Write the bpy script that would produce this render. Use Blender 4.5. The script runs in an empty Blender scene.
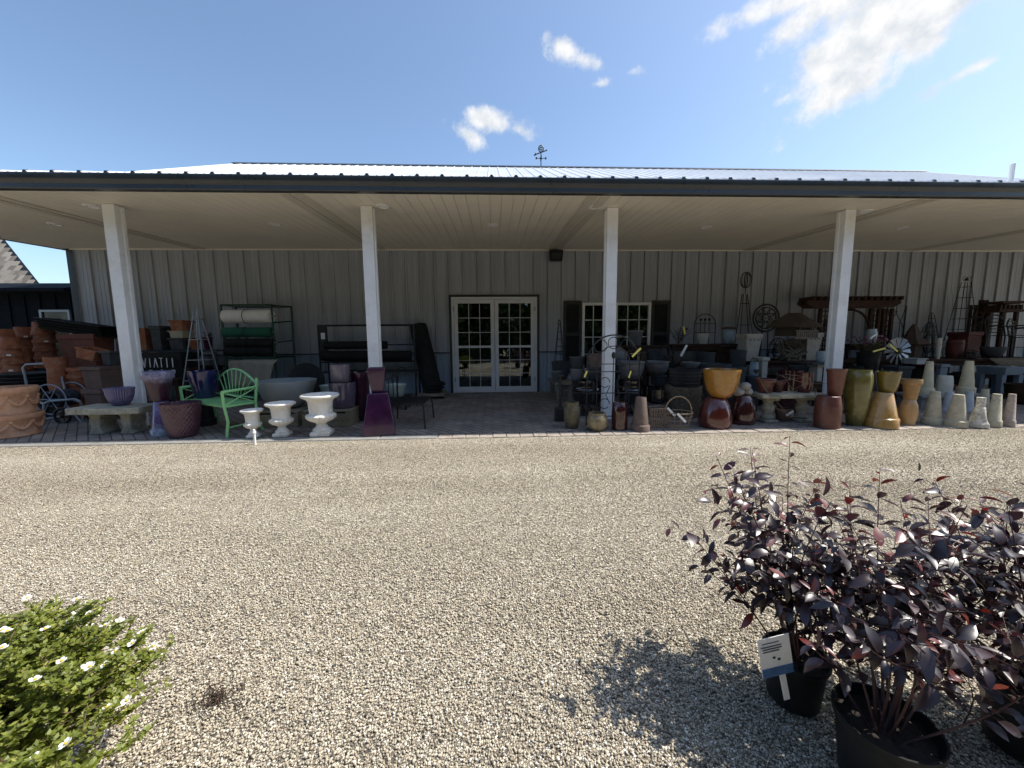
import bpy, bmesh, math, random
import numpy as np
from mathutils import Vector, Matrix
random.seed(7); rng = np.random.default_rng(7)
SC = bpy.context.scene
COL = SC.collection
R = math.radians

# ------------------------------------------------------------------ camera geometry (solved from vanishing points)
F, CX, CY, CAMH = 385.0, 512.0, 384.0, 1.2
d_ = np.array([28, 3366, 385.]); d_ /= np.linalg.norm(d_)
v_ = np.array([-18, -43.7, 385.]); v_ -= d_*(v_ @ d_); v_ /= np.linalg.norm(v_)
CM = np.array([np.cross(d_, v_), v_, -d_])
def ray(px, py): return CM @ np.array([px-CX, py-CY, F])
def at(px, py, Y):
    r = ray(px, py); p = r*(Y/r[1]); return Vector((p[0], p[1], p[2]+CAMH))
def ground(px, py, z=0.0):
    r = ray(px, py); p = r*((z-CAMH)/r[2]); return Vector((p[0], p[1], z))

# ------------------------------------------------------------------ materials
def new_mat(name):
    m = bpy.data.materials.new(name); m.use_nodes = True
    nt = m.node_tree; return m, nt, nt.nodes['Principled BSDF']
def N(nt, t, **kw):
    n = nt.nodes.new(t)
    for k, v in kw.items():
        if k.startswith('i_'): n.inputs[k[2:].replace('_', ' ')].default_value = v
        else: setattr(n, k, v)
    return n
def ramp(nt, stops, interp='LINEAR'):
    r = nt.nodes.new('ShaderNodeValToRGB'); e = r.color_ramp.elements; r.color_ramp.interpolation = interp
    while len(e) < len(stops): e.new(.5)
    for i, (p, c) in enumerate(stops):
        e[i].position = p; e[i].color = (*c, 1) if len(c) == 3 else c
    return r
def mat(name, col, rough=.6, var=.25, scale=9, bump=.0, bscale=60, metal=0, coat=0, col2=None, spec=.5, dirt=None):
    """noise-mottled surface: col varies towards col2, optional fine bump and blotches of wear"""
    m, nt, b = new_mat(name); L = nt.links
    tc = N(nt, 'ShaderNodeTexCoord')
    n1 = N(nt, 'ShaderNodeTexNoise'); n1.inputs['Scale'].default_value = scale; n1.inputs['Detail'].default_value = 6; n1.inputs['Roughness'].default_value = .65
    L.new(tc.outputs['Object'], n1.inputs['Vector'])
    c2 = col2 or tuple(min(1, c*(1+var)+.004) for c in col); c1 = tuple(c*(1-var) for c in col)
    rp = ramp(nt, [(.3, c1), (.5, col), (.72, c2)]); L.new(n1.outputs['Fac'], rp.inputs['Fac'])
    out = rp.outputs['Color']
    if dirt:
        n3 = N(nt, 'ShaderNodeTexNoise'); n3.inputs['Scale'].default_value = scale*.45; n3.inputs['Detail'].default_value = 8; n3.inputs['Roughness'].default_value = .75
        L.new(tc.outputs['Object'], n3.inputs['Vector'])
        r3 = ramp(nt, [(.5, (0, 0, 0)), (.68, (1, 1, 1))]); L.new(n3.outputs['Fac'], r3.inputs['Fac'])
        mx = N(nt, 'ShaderNodeMix', data_type='RGBA'); L.new(r3.outputs['Color'], mx.inputs[0]); L.new(out, mx.inputs[6]); mx.inputs[7].default_value = (*dirt, 1)
        out = mx.outputs[2]
    L.new(out, b.inputs['Base Color'])
    rr = N(nt, 'ShaderNodeMapRange'); L.new(n1.outputs['Fac'], rr.inputs['Value'])
    rr.inputs['To Min'].default_value = max(.02, rough-.12); rr.inputs['To Max'].default_value = min(1, rough+.12)
    L.new(rr.outputs['Result'], b.inputs['Roughness'])
    b.inputs['Metallic'].default_value = metal; b.inputs['Coat Weight'].default_value = coat; b.inputs['Coat Roughness'].default_value = .08
    b.inputs['Specular IOR Level'].default_value = spec
    if bump:
        n2 = N(nt, 'ShaderNodeTexNoise'); n2.inputs['Scale'].default_value = bscale; n2.inputs['Detail'].default_value = 4
        L.new(tc.outputs['Object'], n2.inputs['Vector'])
        bp = N(nt, 'ShaderNodeBump'); bp.inputs['Strength'].default_value = bump; bp.inputs['Distance'].default_value = .01
        L.new(n2.outputs['Fac'], bp.inputs['Height']); L.new(bp.outputs['Normal'], b.inputs['Normal'])
    return m
def drip(name, low, high, z0, z1, rough=.2, coat=.5):
    """two-colour glaze: the upper glaze runs down over the lower one along an uneven line"""
    m, nt, b = new_mat(name); L = nt.links
    tc = N(nt, 'ShaderNodeTexCoord'); sx = N(nt, 'ShaderNodeSeparateXYZ'); L.new(tc.outputs['Generated'], sx.inputs[0])
    n1 = N(nt, 'ShaderNodeTexNoise'); n1.inputs['Scale'].default_value = 14; n1.inputs['Detail'].default_value = 6
    mp = N(nt, 'ShaderNodeMapping'); mp.inputs['Scale'].default_value = (1, 1, .25); L.new(tc.outputs['Object'], mp.inputs[0]); L.new(mp.outputs[0], n1.inputs['Vector'])
    ad = N(nt, 'ShaderNodeMath', operation='MULTIPLY_ADD'); L.new(n1.outputs['Fac'], ad.inputs[0]); ad.inputs[1].default_value = .35; L.new(sx.outputs['Z'], ad.inputs[2])
    mr = N(nt, 'ShaderNodeMapRange'); L.new(ad.outputs[0], mr.inputs['Value']); mr.inputs['From Min'].default_value = z0+.17; mr.inputs['From Max'].default_value = z1+.17
    rp = ramp(nt, [(0, low), (1, high)]); L.new(mr.outputs['Result'], rp.inputs['Fac']); 
    n2 = N(nt, 'ShaderNodeTexNoise'); n2.inputs['Scale'].default_value = 40; L.new(tc.outputs['Object'], n2.inputs['Vector'])
    r2 = ramp(nt, [(.3, (.6, .6, .6)), (.7, (1.25, 1.25, 1.25))]); L.new(n2.outputs['Fac'], r2.inputs['Fac'])
    mx = N(nt, 'ShaderNodeMix', data_type='RGBA', blend_type='MULTIPLY'); mx.inputs[0].default_value = 1; L.new(rp.outputs['Color'], mx.inputs[6]); L.new(r2.outputs['Color'], mx.inputs[7])
    L.new(mx.outputs[2], b.inputs['Base Color']); b.inputs['Roughness'].default_value = rough; b.inputs['Coat Weight'].default_value = coat
    return m

M = {}
def D(k, *a, **kw): M[k] = mat(k, *a, **kw)
D('terracotta', (.30, .105, .05), .8, .3, 14, .15, 90, dirt=(.36, .2, .13))
D('terracotta_pale', (.54, .29, .17), .8, .25, 10, .25, 60, dirt=(.55, .37, .26))
D('terracotta_dark', (.17, .06, .04), .75, .3, 9)
D('brown_clay', (.15, .10, .085), .8, .2, 9)
D('amber', (.36, .17, .025), .22, .3, 7, coat=.7, dirt=(.18, .075, .012))
D('honey', (.46, .27, .085), .3, .25, 6, coat=.5, dirt=(.27, .13, .035))
D('tan_glaze', (.50, .31, .14), .35, .2, 8, coat=.3)
D('tan_clay', (.40, .25, .11), .7, .2, 9)
D('oxblood', (.105, .022, .018), .16, .3, 5, coat=.9, dirt=(.07, .012, .012))
D('maroon', (.055, .012, .014), .13, .3, 6, coat=.9)
D('rust_red', (.12, .038, .027), .42, .3, 12, .2, 70, coat=.25)
D('olive', (.155, .135, .035), .24, .3, 8, coat=.6, dirt=(.10, .08, .02))
D('olive_amber', (.15, .105, .015), .2, .3, 7, coat=.7)
D('cream', (.70, .62, .42), .8, .12, 8, .1, 80, dirt=(.42, .38, .27))
D('stone_pot', (.52, .475, .35), .9, .22, 12, .4, 90, dirt=(.28, .26, .19))
D('pale_stone', (.60, .575, .51), .85, .15, 10, .2, 70)
D('blue_white', (.50, .52, .53), .6, .12, 9)
D('mosaic', (.62, .575, .49), .75, .45, 26, .5, 40, dirt=(.22, .19, .16))
D('pinkish_stone', (.42, .345, .29), .9, .3, 25, .5, 60)
D('bench_stone', (.37, .355, .285), .92, .3, 14, .5, 60, dirt=(.15, .155, .11))
D('urn_white', (.78, .76, .71), .8, .12, 8, .2, 70, dirt=(.50, .44, .34))
D('purple', (.045, .010, .045), .2, .35, 6, coat=.5, dirt=(.035, .012, .05))
D('plum_texture', (.075, .028, .045), .35, .3, 20, .3, 120, coat=.4)
D('maroon_plum', (.06, .012, .035), .2, .3, 7, coat=.6)
D('cobalt', (.012, .014, .085), .14, .35, 5, coat=.9)
D('lavender', (.13, .12, .25), .3, .25, 12, coat=.5, dirt=(.08, .065, .16))
D('mauve', (.16, .125, .155), .25, .2, 9, coat=.6)
D('plum_grey', (.085, .065, .10), .2, .2, 9, coat=.7)
D('grey_bowl', (.255, .275, .275), .75, .1, 6, .1, 60)
D('green_paint', (.26, .58, .25), .4, .12, 7, dirt=(.15, .42, .16))
D('dark_green_metal', (.010, .055, .032), .5, .2, 12)
D('black_metal', (.014, .014, .015), .45, .3, 20)
D('rusty_metal', (.06, .04, .028), .7, .4, 25)
D('steel_tube', (.30, .33, .36), .4, .15, 15, metal=.4)
D('black_plastic', (.016, .017, .018), .42, .3, 9, .05, 40, spec=.2)
D('slate_plastic', (.045, .055, .065), .5, .2, 9, spec=.2)
D('black_glaze', (.014, .011, .012), .1, .3, 6, coat=.9)
D('dark_ribbed', (.105, .11, .115), .4, .3, 12, .2, 60, coat=.2)
D('charcoal_pot', (.062, .068, .074), .6, .25, 9, .1, 60, spec=.2)
D('grey_pot', (.16, .165, .17), .6, .2, 9, .1, 60)
D('wicker_black', (.018, .017, .02), .55, .4, 40, .8, 60)
D('twig', (.17, .14, .10), .9, .4, 30)
D('basket_wire', (.32, .23, .15), .7, .3, 25)
D('mossy_jar', (.13, .11, .06), .5, .6, 16, .35, 50, coat=.15, dirt=(.07, .055, .03))
D('round_jar', (.24, .19, .11), .45, .6, 14, .35, 45, coat=.2, dirt=(.11, .08, .04))
D('rough_brown', (.15, .105, .085), .8, .25, 14, .4, 50)
D('white_cloth', (.78, .77, .73), .85, .08, 8, .1, 40)
D('green_cloth', (.008, .10, .055), .8, .2, 8, .1, 40)
D('black_cloth', (.013, .015, .014), .75, .3, 8, .15, 40, spec=.2)
D('beige_cloth', (.33, .30, .25), .9, .12, 8, .3, 14)
D('pallet_wood', (.24, .21, .14), .85, .3, 7, .25, 40, dirt=(.13, .11, .075))
D('brown_wood', (.05, .026, .018), .75, .35, 9, .2, 40, spec=.2)
D('grey_wood', (.21, .18, .14), .85, .35, 9, .3, 40)
D('white_wood', (.46, .44, .39), .8, .15, 9, .2, 40, dirt=(.28, .25, .2))
D('red_wood', (.10, .018, .016), .6, .3, 12, .15, 40)
D('blue_table', (.15, .20, .25), .6, .15, 9)
D('galvanised', (.36, .40, .43), .4, .2, 12, metal=.5)
D('milk_can', (.27, .35, .40), .55, .2, 9)
D('celadon', (.42, .50, .44), .3, .15, 9, coat=.4)
D('white_paint', (.84, .85, .86), .42, .05, 4, dirt=(.70, .69, .65))
D('door_white', (.72, .74, .76), .4, .05, 4)
D('shutter', (.03, .034, .034), .6, .2, 8)
D('trim_dark', (.028, .036, .042), .38, .15, 3)
D('gutter', (.034, .041, .047), .3, .15, 2, coat=.1)
D('soffit', (.78, .73, .63), .55, .05, 2)
D('soffit_trim', (.58, .54, .46), .6, .05, 3)
D('roof_metal', (.74, .75, .75), .33, .05, 1.5, metal=.25)
D('yellow_tag', (.85, .75, .18), .6, .06, 6)
D('white_tag', (.82, .82, .80), .6, .06, 6)
D('green_leaf', (.06, .12, .03), .5, .4, 8)
D('flower_mix', (.22, .07, .16), .6, .6, 3, col2=(.5, .3, .25))
D('soil', (.03, .022, .016), .95, .4, 40, .8, 80)
D('shed_navy', (.006, .010, .015), .8, .2, 4, spec=.1)
D('rock', (.30, .29, .27), .9, .3, 14, .5, 40)
D('interior', (.05, .045, .04), .8, .3, 2)
D('interior_teal', (.05, .22, .24), .6, .3, 2)
D('wreath', (.035, .028, .022), .8, .4, 30)
D('thatch', (.10, .075, .05), .9, .35, 40, .6, 60)

# wall steel: grey-blue siding with slight weather streaks
def siding(name, c):
    m, nt, b = new_mat(name); L = nt.links
    tc = N(nt, 'ShaderNodeTexCoord'); mp = N(nt, 'ShaderNodeMapping'); mp.inputs['Scale'].default_value = (2.2, 2.2, .25); L.new(tc.outputs['Object'], mp.inputs[0])
    n = N(nt, 'ShaderNodeTexNoise'); n.inputs['Scale'].default_value = 2.5; n.inputs['Detail'].default_value = 7; L.new(mp.outputs[0], n.inputs['Vector'])
    rp = ramp(nt, [(.3, tuple(x*.88 for x in c)), (.7, tuple(x*1.1 for x in c))]); L.new(n.outputs['Fac'], rp.inputs['Fac'])
    L.new(rp.outputs[0], b.inputs['Base Color']); b.inputs['Roughness'].default_value = .5
    return m
M['siding'] = siding('siding', (.375, .405, .45)); M['siding_low'] = siding('siding_low', (.28, .355, .43))

def glass_mat():
    m, nt, b = new_mat('window_glass'); nt.nodes.remove(b); L = nt.links
    out = nt.nodes['Material Output']
    tr = N(nt, 'ShaderNodeBsdfTransparent'); tr.inputs[0].default_value = (.55, .6, .6, 1)
    gl = N(nt, 'ShaderNodeBsdfGlossy'); gl.inputs['Roughness'].default_value = .015; gl.inputs['Color'].default_value = (.9, .95, .95, 1)
    fr = N(nt, 'ShaderNodeFresnel'); fr.inputs['IOR'].default_value = 1.75
    nz = N(nt, 'ShaderNodeTexNoise'); nz.inputs['Scale'].default_value = 1.4
    tc = N(nt, 'ShaderNodeTexCoord'); L.new(tc.outputs['Object'], nz.inputs['Vector'])
    bp = N(nt, 'ShaderNodeBump'); bp.inputs['Strength'].default_value = .06; bp.inputs['Distance'].default_value = .02; L.new(nz.outputs['Fac'], bp.inputs['Height']); L.new(bp.outputs[0], gl.inputs['Normal'])
    ad = N(nt, 'ShaderNodeMath', operation='MULTIPLY_ADD'); L.new(fr.outputs[0], ad.inputs[0]); ad.inputs[1].default_value = .9; ad.inputs[2].default_value = .02; ad.use_clamp = True
    mx = N(nt, 'ShaderNodeMixShader'); L.new(ad.outputs[0], mx.inputs[0]); L.new(tr.outputs[0], mx.inputs[1]); L.new(gl.outputs[0], mx.inputs[2])
    L.new(mx.outputs[0], out.inputs['Surface']); return m
M['glass'] = glass_mat()

def gravel_colors(nt, fac):
    rp = ramp(nt, [(0, (.085, .075, .065)), (.13, (.19, .162, .125)), (.36, (.43, .37, .275)), (.68, (.58, .513, .39)), (.9, (.70, .638, .51)), (1, (.82, .78, .68))])
    nt.links.new(fac, rp.inputs['Fac']); return rp
def gravel_mat():
    m, nt, b = new_mat('gravel'); L = nt.links
    tc = N(nt, 'ShaderNodeTexCoord')
    wz = N(nt, 'ShaderNodeTexNoise'); wz.inputs['Scale'].default_value = 60; L.new(tc.outputs['Object'], wz.inputs['Vector'])
    wm = N(nt, 'ShaderNodeMix', data_type='RGBA', blend_type='LINEAR_LIGHT'); wm.inputs[0].default_value = .0035; L.new(tc.outputs['Object'], wm.inputs[6]); L.new(wz.outputs['Color'], wm.inputs[7])
    vo = N(nt, 'ShaderNodeTexVoronoi'); vo.inputs['Scale'].default_value = 118; L.new(wm.outputs[2], vo.inputs['Vector'])
    vd = N(nt, 'ShaderNodeTexVoronoi', feature='DISTANCE_TO_EDGE'); vd.inputs['Scale'].default_value = 118; L.new(wm.outputs[2], vd.inputs['Vector'])
    sx = N(nt, 'ShaderNodeSeparateColor'); L.new(vo.outputs['Color'], sx.inputs[0])
    big = N(nt, 'ShaderNodeTexNoise'); big.inputs['Scale'].default_value = .9; big.inputs['Detail'].default_value = 5; bm_ = N(nt, 'ShaderNodeMapping'); bm_.inputs['Scale'].default_value = (.28, 1.5, 1); L.new(tc.outputs['Object'], bm_.inputs[0]); L.new(bm_.outputs[0], big.inputs['Vector'])
    ad = N(nt, 'ShaderNodeMath', operation='MULTIPLY_ADD'); L.new(big.outputs['Fac'], ad.inputs[0]); ad.inputs[1].default_value = .9; ad.inputs[2].default_value = -.45
    a2 = N(nt, 'ShaderNodeMath', operation='ADD'); L.new(ad.outputs[0], a2.inputs[0]); L.new(sx.outputs[0], a2.inputs[1]); a2.use_clamp = True
    rp = gravel_colors(nt, a2.outputs[0])
    gp = N(nt, 'ShaderNodeMapRange'); L.new(vd.outputs['Distance'], gp.inputs['Value']); gp.inputs['From Max'].default_value = .16
    mx = N(nt, 'ShaderNodeMix', data_type='RGBA'); L.new(gp.outputs[0], mx.inputs[0]); mx.inputs[6].default_value = (.13, .105, .08, 1); L.new(rp.outputs[0], mx.inputs[7])
    L.new(mx.outputs[2], b.inputs['Base Color']); b.inputs['Roughness'].default_value = .9; b.inputs['Specular IOR Level'].default_value = .25
    dd = N(nt, 'ShaderNodeMath', operation='MULTIPLY'); L.new(gp.outputs[0], dd.inputs[0]); 
    s2 = N(nt, 'ShaderNodeMath', operation='MULTIPLY_ADD'); L.new(sx.outputs[1], s2.inputs[0]); s2.inputs[1].default_value = .8; s2.inputs[2].default_value = .3; L.new(s2.outputs[0], dd.inputs[1])
    bp = N(nt, 'ShaderNodeBump'); bp.inputs['Strength'].default_value = .9; bp.inputs['Distance'].default_value = .005; L.new(dd.outputs[0], bp.inputs['Height']); L.new(bp.outputs[0], b.inputs['Normal'])
    return m
M['gravel'] = gravel_mat()
def stone_mat():
    m, nt, b = new_mat('gravel_stone'); L = nt.links
    a = N(nt, 'ShaderNodeAttribute', attribute_name='tone'); rp = gravel_colors(nt, a.outputs['Fac'])
    n = N(nt, 'ShaderNodeTexNoise'); n.inputs['Scale'].default_value = 160; tc = N(nt, 'ShaderNodeTexCoord'); L.new(tc.outputs['Object'], n.inputs['Vector'])
    r2 = ramp(nt, [(.3, (.72, .72, .72)), (.7, (1.12, 1.1, 1.08))]); L.new(n.outputs['Fac'], r2.inputs[0])
    mx = N(nt, 'ShaderNodeMix', data_type='RGBA', blend_type='MULTIPLY'); mx.inputs[0].default_value = 1; L.new(rp.outputs[0], mx.inputs[6]); L.new(r2.outputs[0], mx.inputs[7])
    L.new(mx.outputs[2], b.inputs['Base Color']); b.inputs['Roughness'].default_value = .85; b.inputs['Specular IOR Level'].default_value = .25
    return m
M['stone'] = stone_mat()
def paver_mat():
    m, nt, b = new_mat('patio_pavers'); L = nt.links
    tc = N(nt, 'ShaderNodeTexCoord'); mp = N(nt, 'ShaderNodeMapping'); mp.inputs['Rotation'].default_value = (0, 0, R(45)); L.new(tc.outputs['Object'], mp.inputs[0])
    br = N(nt, 'ShaderNodeTexBrick'); br.inputs['Scale'].default_value = 1; br.inputs['Brick Width'].default_value = .2; br.inputs['Row Height'].default_value = .1; br.inputs['Mortar Size'].default_value = .006
    br.inputs['Color1'].default_value = (.20, .18, .165, 1); br.inputs['Color2'].default_value = (.28, .25, .23, 1); br.inputs['Mortar'].default_value = (.05, .045, .04, 1); L.new(mp.outputs[0], br.inputs['Vector'])
    n = N(nt, 'ShaderNodeTexNoise'); n.inputs['Scale'].default_value = 2.2; n.inputs['Detail'].default_value = 8; L.new(tc.outputs['Object'], n.inputs['Vector'])
    r2 = ramp(nt, [(.3, (.65, .65, .66)), (.7, (1.25, 1.22, 1.18))]); L.new(n.outputs['Fac'], r2.inputs[0])
    mx = N(nt, 'ShaderNodeMix', data_type='RGBA', blend_type='MULTIPLY'); mx.inputs[0].default_value = 1; L.new(br.outputs['Color'], mx.inputs[6]); L.new(r2.outputs[0], mx.inputs[7])
    L.new(mx.outputs[2], b.inputs['Base Color']); b.inputs['Roughness'].default_value = .8
    bp = N(nt, 'ShaderNodeBump'); bp.inputs['Strength'].default_value = .6; bp.inputs['Distance'].default_value = .006; L.new(br.outputs['Fac'], bp.inputs['Height']); bp.invert = True; L.new(bp.outputs[0], b.inputs['Normal'])
    return m
M['pavers'] = paver_mat()
D('border_brick', (.36, .31, .26), .85, .25, 6, .3, 60)
D('concrete', (.27, .26, .24), .85, .2, 5, .2, 60, dirt=(.17, .16, .15))
D('shake', (.33, .28, .215), .9, .4, 3.1, .4, 30, dirt=(.2, .17, .14))
def leaf_mat(name, c1, c2, c3, rough, trans, attr=True, spec=.5):
    m, nt, b = new_mat(name); L = nt.links
    a = N(nt, 'ShaderNodeAttribute', attribute_name='tone'); rp = ramp(nt, [(0, c1), (.6, c2), (1, c3)]); L.new(a.outputs['Fac'], rp.inputs[0])
    L.new(rp.outputs[0], b.inputs['Base Color']); b.inputs['Roughness'].default_value = rough; b.inputs['Specular IOR Level'].default_value = spec
    tl = N(nt, 'ShaderNodeBsdfTranslucent'); hs = N(nt, 'ShaderNodeHueSaturation'); hs.inputs['Saturation'].default_value = 1.3; hs.inputs['Value'].default_value = 1.6; L.new(rp.outputs[0], hs.inputs['Color']); L.new(hs.outputs[0], tl.inputs[0])
    mx = N(nt, 'ShaderNodeMixShader'); mx.inputs[0].default_value = trans; L.new(b.outputs[0], mx.inputs[1]); L.new(tl.outputs[0], mx.inputs[2])
    L.new(mx.outputs[0], nt.nodes['Material Output'].inputs['Surface']); return m
M['ninebark_leaf'] = leaf_mat('ninebark_leaf', (.020, .012, .015), (.043, .018, .023), (.19, .034, .023), .38, .2, spec=1.0)
M['cinquefoil_leaf'] = leaf_mat('cinquefoil_leaf', (.10, .12, .02), (.22, .26, .05), (.38, .38, .10), .5, .35)
M['hedge_leaf'] = leaf_mat('hedge_leaf', (.010, .020, .007), (.024, .042, .013), (.05, .075, .024), .7, .1, spec=.2)
D('ninebark_stem', (.06, .022, .02), .6, .3, 30)
D('bush_stem', (.10, .065, .04), .8, .3, 30)
D('petal', (.85, .84, .80), .6, .04, 20); D('petal_yellow', (.85, .68, .03), .6, .05, 20); D('pollen', (.6, .4, .04), .7, .1, 20)
D('blue_print', (.06, .16, .36), .5, .4, 18); D('dry_leaf', (.05, .03, .02), .9, .4, 30)

# ------------------------------------------------------------------ mesh collector
class MB:
    def __init__(s): s.v = []; s.f = []
    def add(s, vs, fs):
        o = len(s.v); s.v += [tuple(v) for v in vs]; s.f += [tuple(i+o for i in f) for f in fs]; return s
    def box(s, c, d, rz=0, mx=None):
        c = Vector(c); h = Vector(d)/2; rot = mx if mx is not None else Matrix.Rotation(rz, 3, 'Z')
        vs = [c + rot @ Vector((x*h.x, y*h.y, z*h.z)) for z in (-1, 1) for x, y in ((-1, -1), (1, -1), (1, 1), (-1, 1))]
        return s.add(vs, [(3, 2, 1, 0), (4, 5, 6, 7), (0, 1, 5, 4), (1, 2, 6, 5), (2, 3, 7, 6), (3, 0, 4, 7)])
    def frustum(s, c, b, t, h, rz=0):                     # c: base centre; b,t: (x,y) sizes at bottom and top
        rot = Matrix.Rotation(rz, 3, 'Z'); c = Vector(c)
        vs = [c + rot @ Vector((x*q[0]/2, y*q[1]/2, z)) for q, z in ((b, 0), (t, h)) for x, y in ((-1, -1), (1, -1), (1, 1), (-1, 1))]
        return s.add(vs, [(3, 2, 1, 0), (4, 5, 6, 7), (0, 1, 5, 4), (1, 2, 6, 5), (2, 3, 7, 6), (3, 0, 4, 7)])
    def trough(s, c, b, t, h, th=.02, rz=0):              # open-topped tapered box
        rot = Matrix.Rotation(rz, 3, 'Z'); c = Vector(c); ring = []
        for q, z in ((b, 0), (t, h*.85), ((t[0]+2*th, t[1]+2*th), h*.85), ((t[0]+2*th, t[1]+2*th), h), ((t[0]-th, t[1]-th), h), ((b[0]-th, b[1]-th), h*.25)):
            ring.append([c + rot @ Vector((x*q[0]/2, y*q[1]/2, z)) for x, y in ((-1, -1), (1, -1), (1, 1), (-1, 1))])
        vs = [v for r in ring for v in r]; fs = [(3, 2, 1, 0)]
        for k in range(len(ring)-1): fs += [(k*4+i, k*4+(i+1) % 4, k*4+4+(i+1) % 4, k*4+4+i) for i in range(4)]
        k = len(ring)-1; fs.append((k*4, k*4+1, k*4+2, k*4+3)); return s.add(vs, fs)
    def tube(s, pts, r, n=6, closed=False):
        pts = [Vector(p) for p in pts]; m = len(pts); rs = r if isinstance(r, (list, tuple)) else [r]*m; vs = []
        prev = None
        for i, p in enumerate(pts):
            if closed: t = pts[(i+1) % m]-pts[i-1]
            else: t = pts[min(i+1, m-1)]-pts[max(i-1, 0)]
            if t.length < 1e-9: t = Vector((0, 0, 1))
            t.normalize()
            if prev is None:
                a = Vector((0, 0, 1)) if abs(t.z) < .9 else Vector((1, 0, 0)); u = t.cross(a).normalized()
            else: u = prev - t*prev.dot(t); u = u.normalized() if u.length > 1e-6 else t.orthogonal().normalized()
            prev = u; w = t.cross(u)
            vs += [p + (u*math.cos(2*math.pi*k/n) + w*math.sin(2*math.pi*k/n))*rs[i] for k in range(n)]
        fs = []
        for i in range(m if closed else m-1):
            j = (i+1) % m
            fs += [(i*n+k, i*n+(k+1) % n, j*n+(k+1) % n, j*n+k) for k in range(n)]
        if not closed: fs += [tuple(range(n-1, -1, -1)), tuple((m-1)*n+k for k in range(n))]
        return s.add(vs, fs)
    def lathe(s, prof, n=36, c=(0, 0, 0), sx=1, sy=1, mod=None, rot0=0, mx=None):
        c = Vector(c); vs = []; m = len(prof)
        for (r, z) in prof:
            for k in range(n):
                a = 2*math.pi*k/n + rot0; q = r*(mod(a, z) if mod else 1)
                p = Vector((q*math.cos(a)*sx, q*math.sin(a)*sy, z))
                vs.append(c + (mx @ p if mx is not None else p))
        fs = [(i*n+k, i*n+(k+1) % n, (i+1)*n+(k+1) % n, (i+1)*n+k) for i in range(m-1) for k in range(n)]
        fs += [tuple(range(n-1, -1, -1)), tuple((m-1)*n+k for k in range(n))]
        return s.add(vs, fs)
    def ball(s, c, r, n=10, sx=1, sy=1, sz=1):
        prof = [(max(1e-3, math.sin(math.pi*i/n)), -math.cos(math.pi*i/n)*sz) for i in range(n+1)]
        return s.lathe([(a*r, b*r) for a, b in prof], n+2, c, sx, sy)
    def quad(s, a, b, c, d): return s.add([a, b, c, d], [(0, 1, 2, 3)])
    def prism(s, poly, axis, t):                          # planar polygon (list of Vectors) extruded by vector t
        n = len(poly); t = Vector(t); vs = [Vector(p) for p in poly] + [Vector(p)+t for p in poly]
        return s.add(vs, [tuple(range(n-1, -1, -1)), tuple(range(n, 2*n))] + [(i, (i+1) % n, n+(i+1) % n, n+i) for i in range(n)])
    def build(s, name, m, parent=None, loc=None, smooth=True, bevel=0, angle=40, rz=0):
        me = bpy.data.meshes.new(name); me.from_pydata(s.v, [], s.f); me.update()
        bm = bmesh.new(); bm.from_mesh(me); bmesh.ops.recalc_face_normals(bm, faces=bm.faces); bm.to_mesh(me); bm.free()
        if m: me.materials.append(M[m] if isinstance(m, str) else m)
        if smooth: me.shade_smooth(); me.set_sharp_from_angle(angle=R(angle))
        o = bpy.data.objects.new(name, me); COL.objects.link(o)
        if parent is not None: o.parent = parent
        if loc is not None: o.location = loc
        o.rotation_euler[2] = rz
        if bevel:
            b = o.modifiers.new('bevel', 'BEVEL'); b.width = bevel; b.segments = 2; b.limit_method = 'ANGLE'
        return o
def tag(o, label=None, cat=None, group=None, kind=None):
    if label: o['label'] = label
    if cat: o['category'] = cat
    if group: o['group'] = group
    if kind: o['kind'] = kind
    return o
def thing(name, label, cat, loc, group=None, rz=0):
    o = bpy.data.objects.new(name, None); COL.objects.link(o); o.location = loc; o.rotation_euler[2] = rz; o.empty_display_size = .1
    return tag(o, label, cat, group)
def arc(c, r, a0, a1, n=16, u=Vector((1, 0, 0)), w=Vector((0, 0, 1)), rb=None):
    c = Vector(c); rb = rb or r
    return [c + u*(r*math.cos(R(a0+(a1-a0)*i/n))) + w*(rb*math.sin(R(a0+(a1-a0)*i/n))) for i in range(n+1)]
X_, Y_, Z_ = Vector((1, 0, 0)), Vector((0, 1, 0)), Vector((0, 0, 1))

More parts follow.
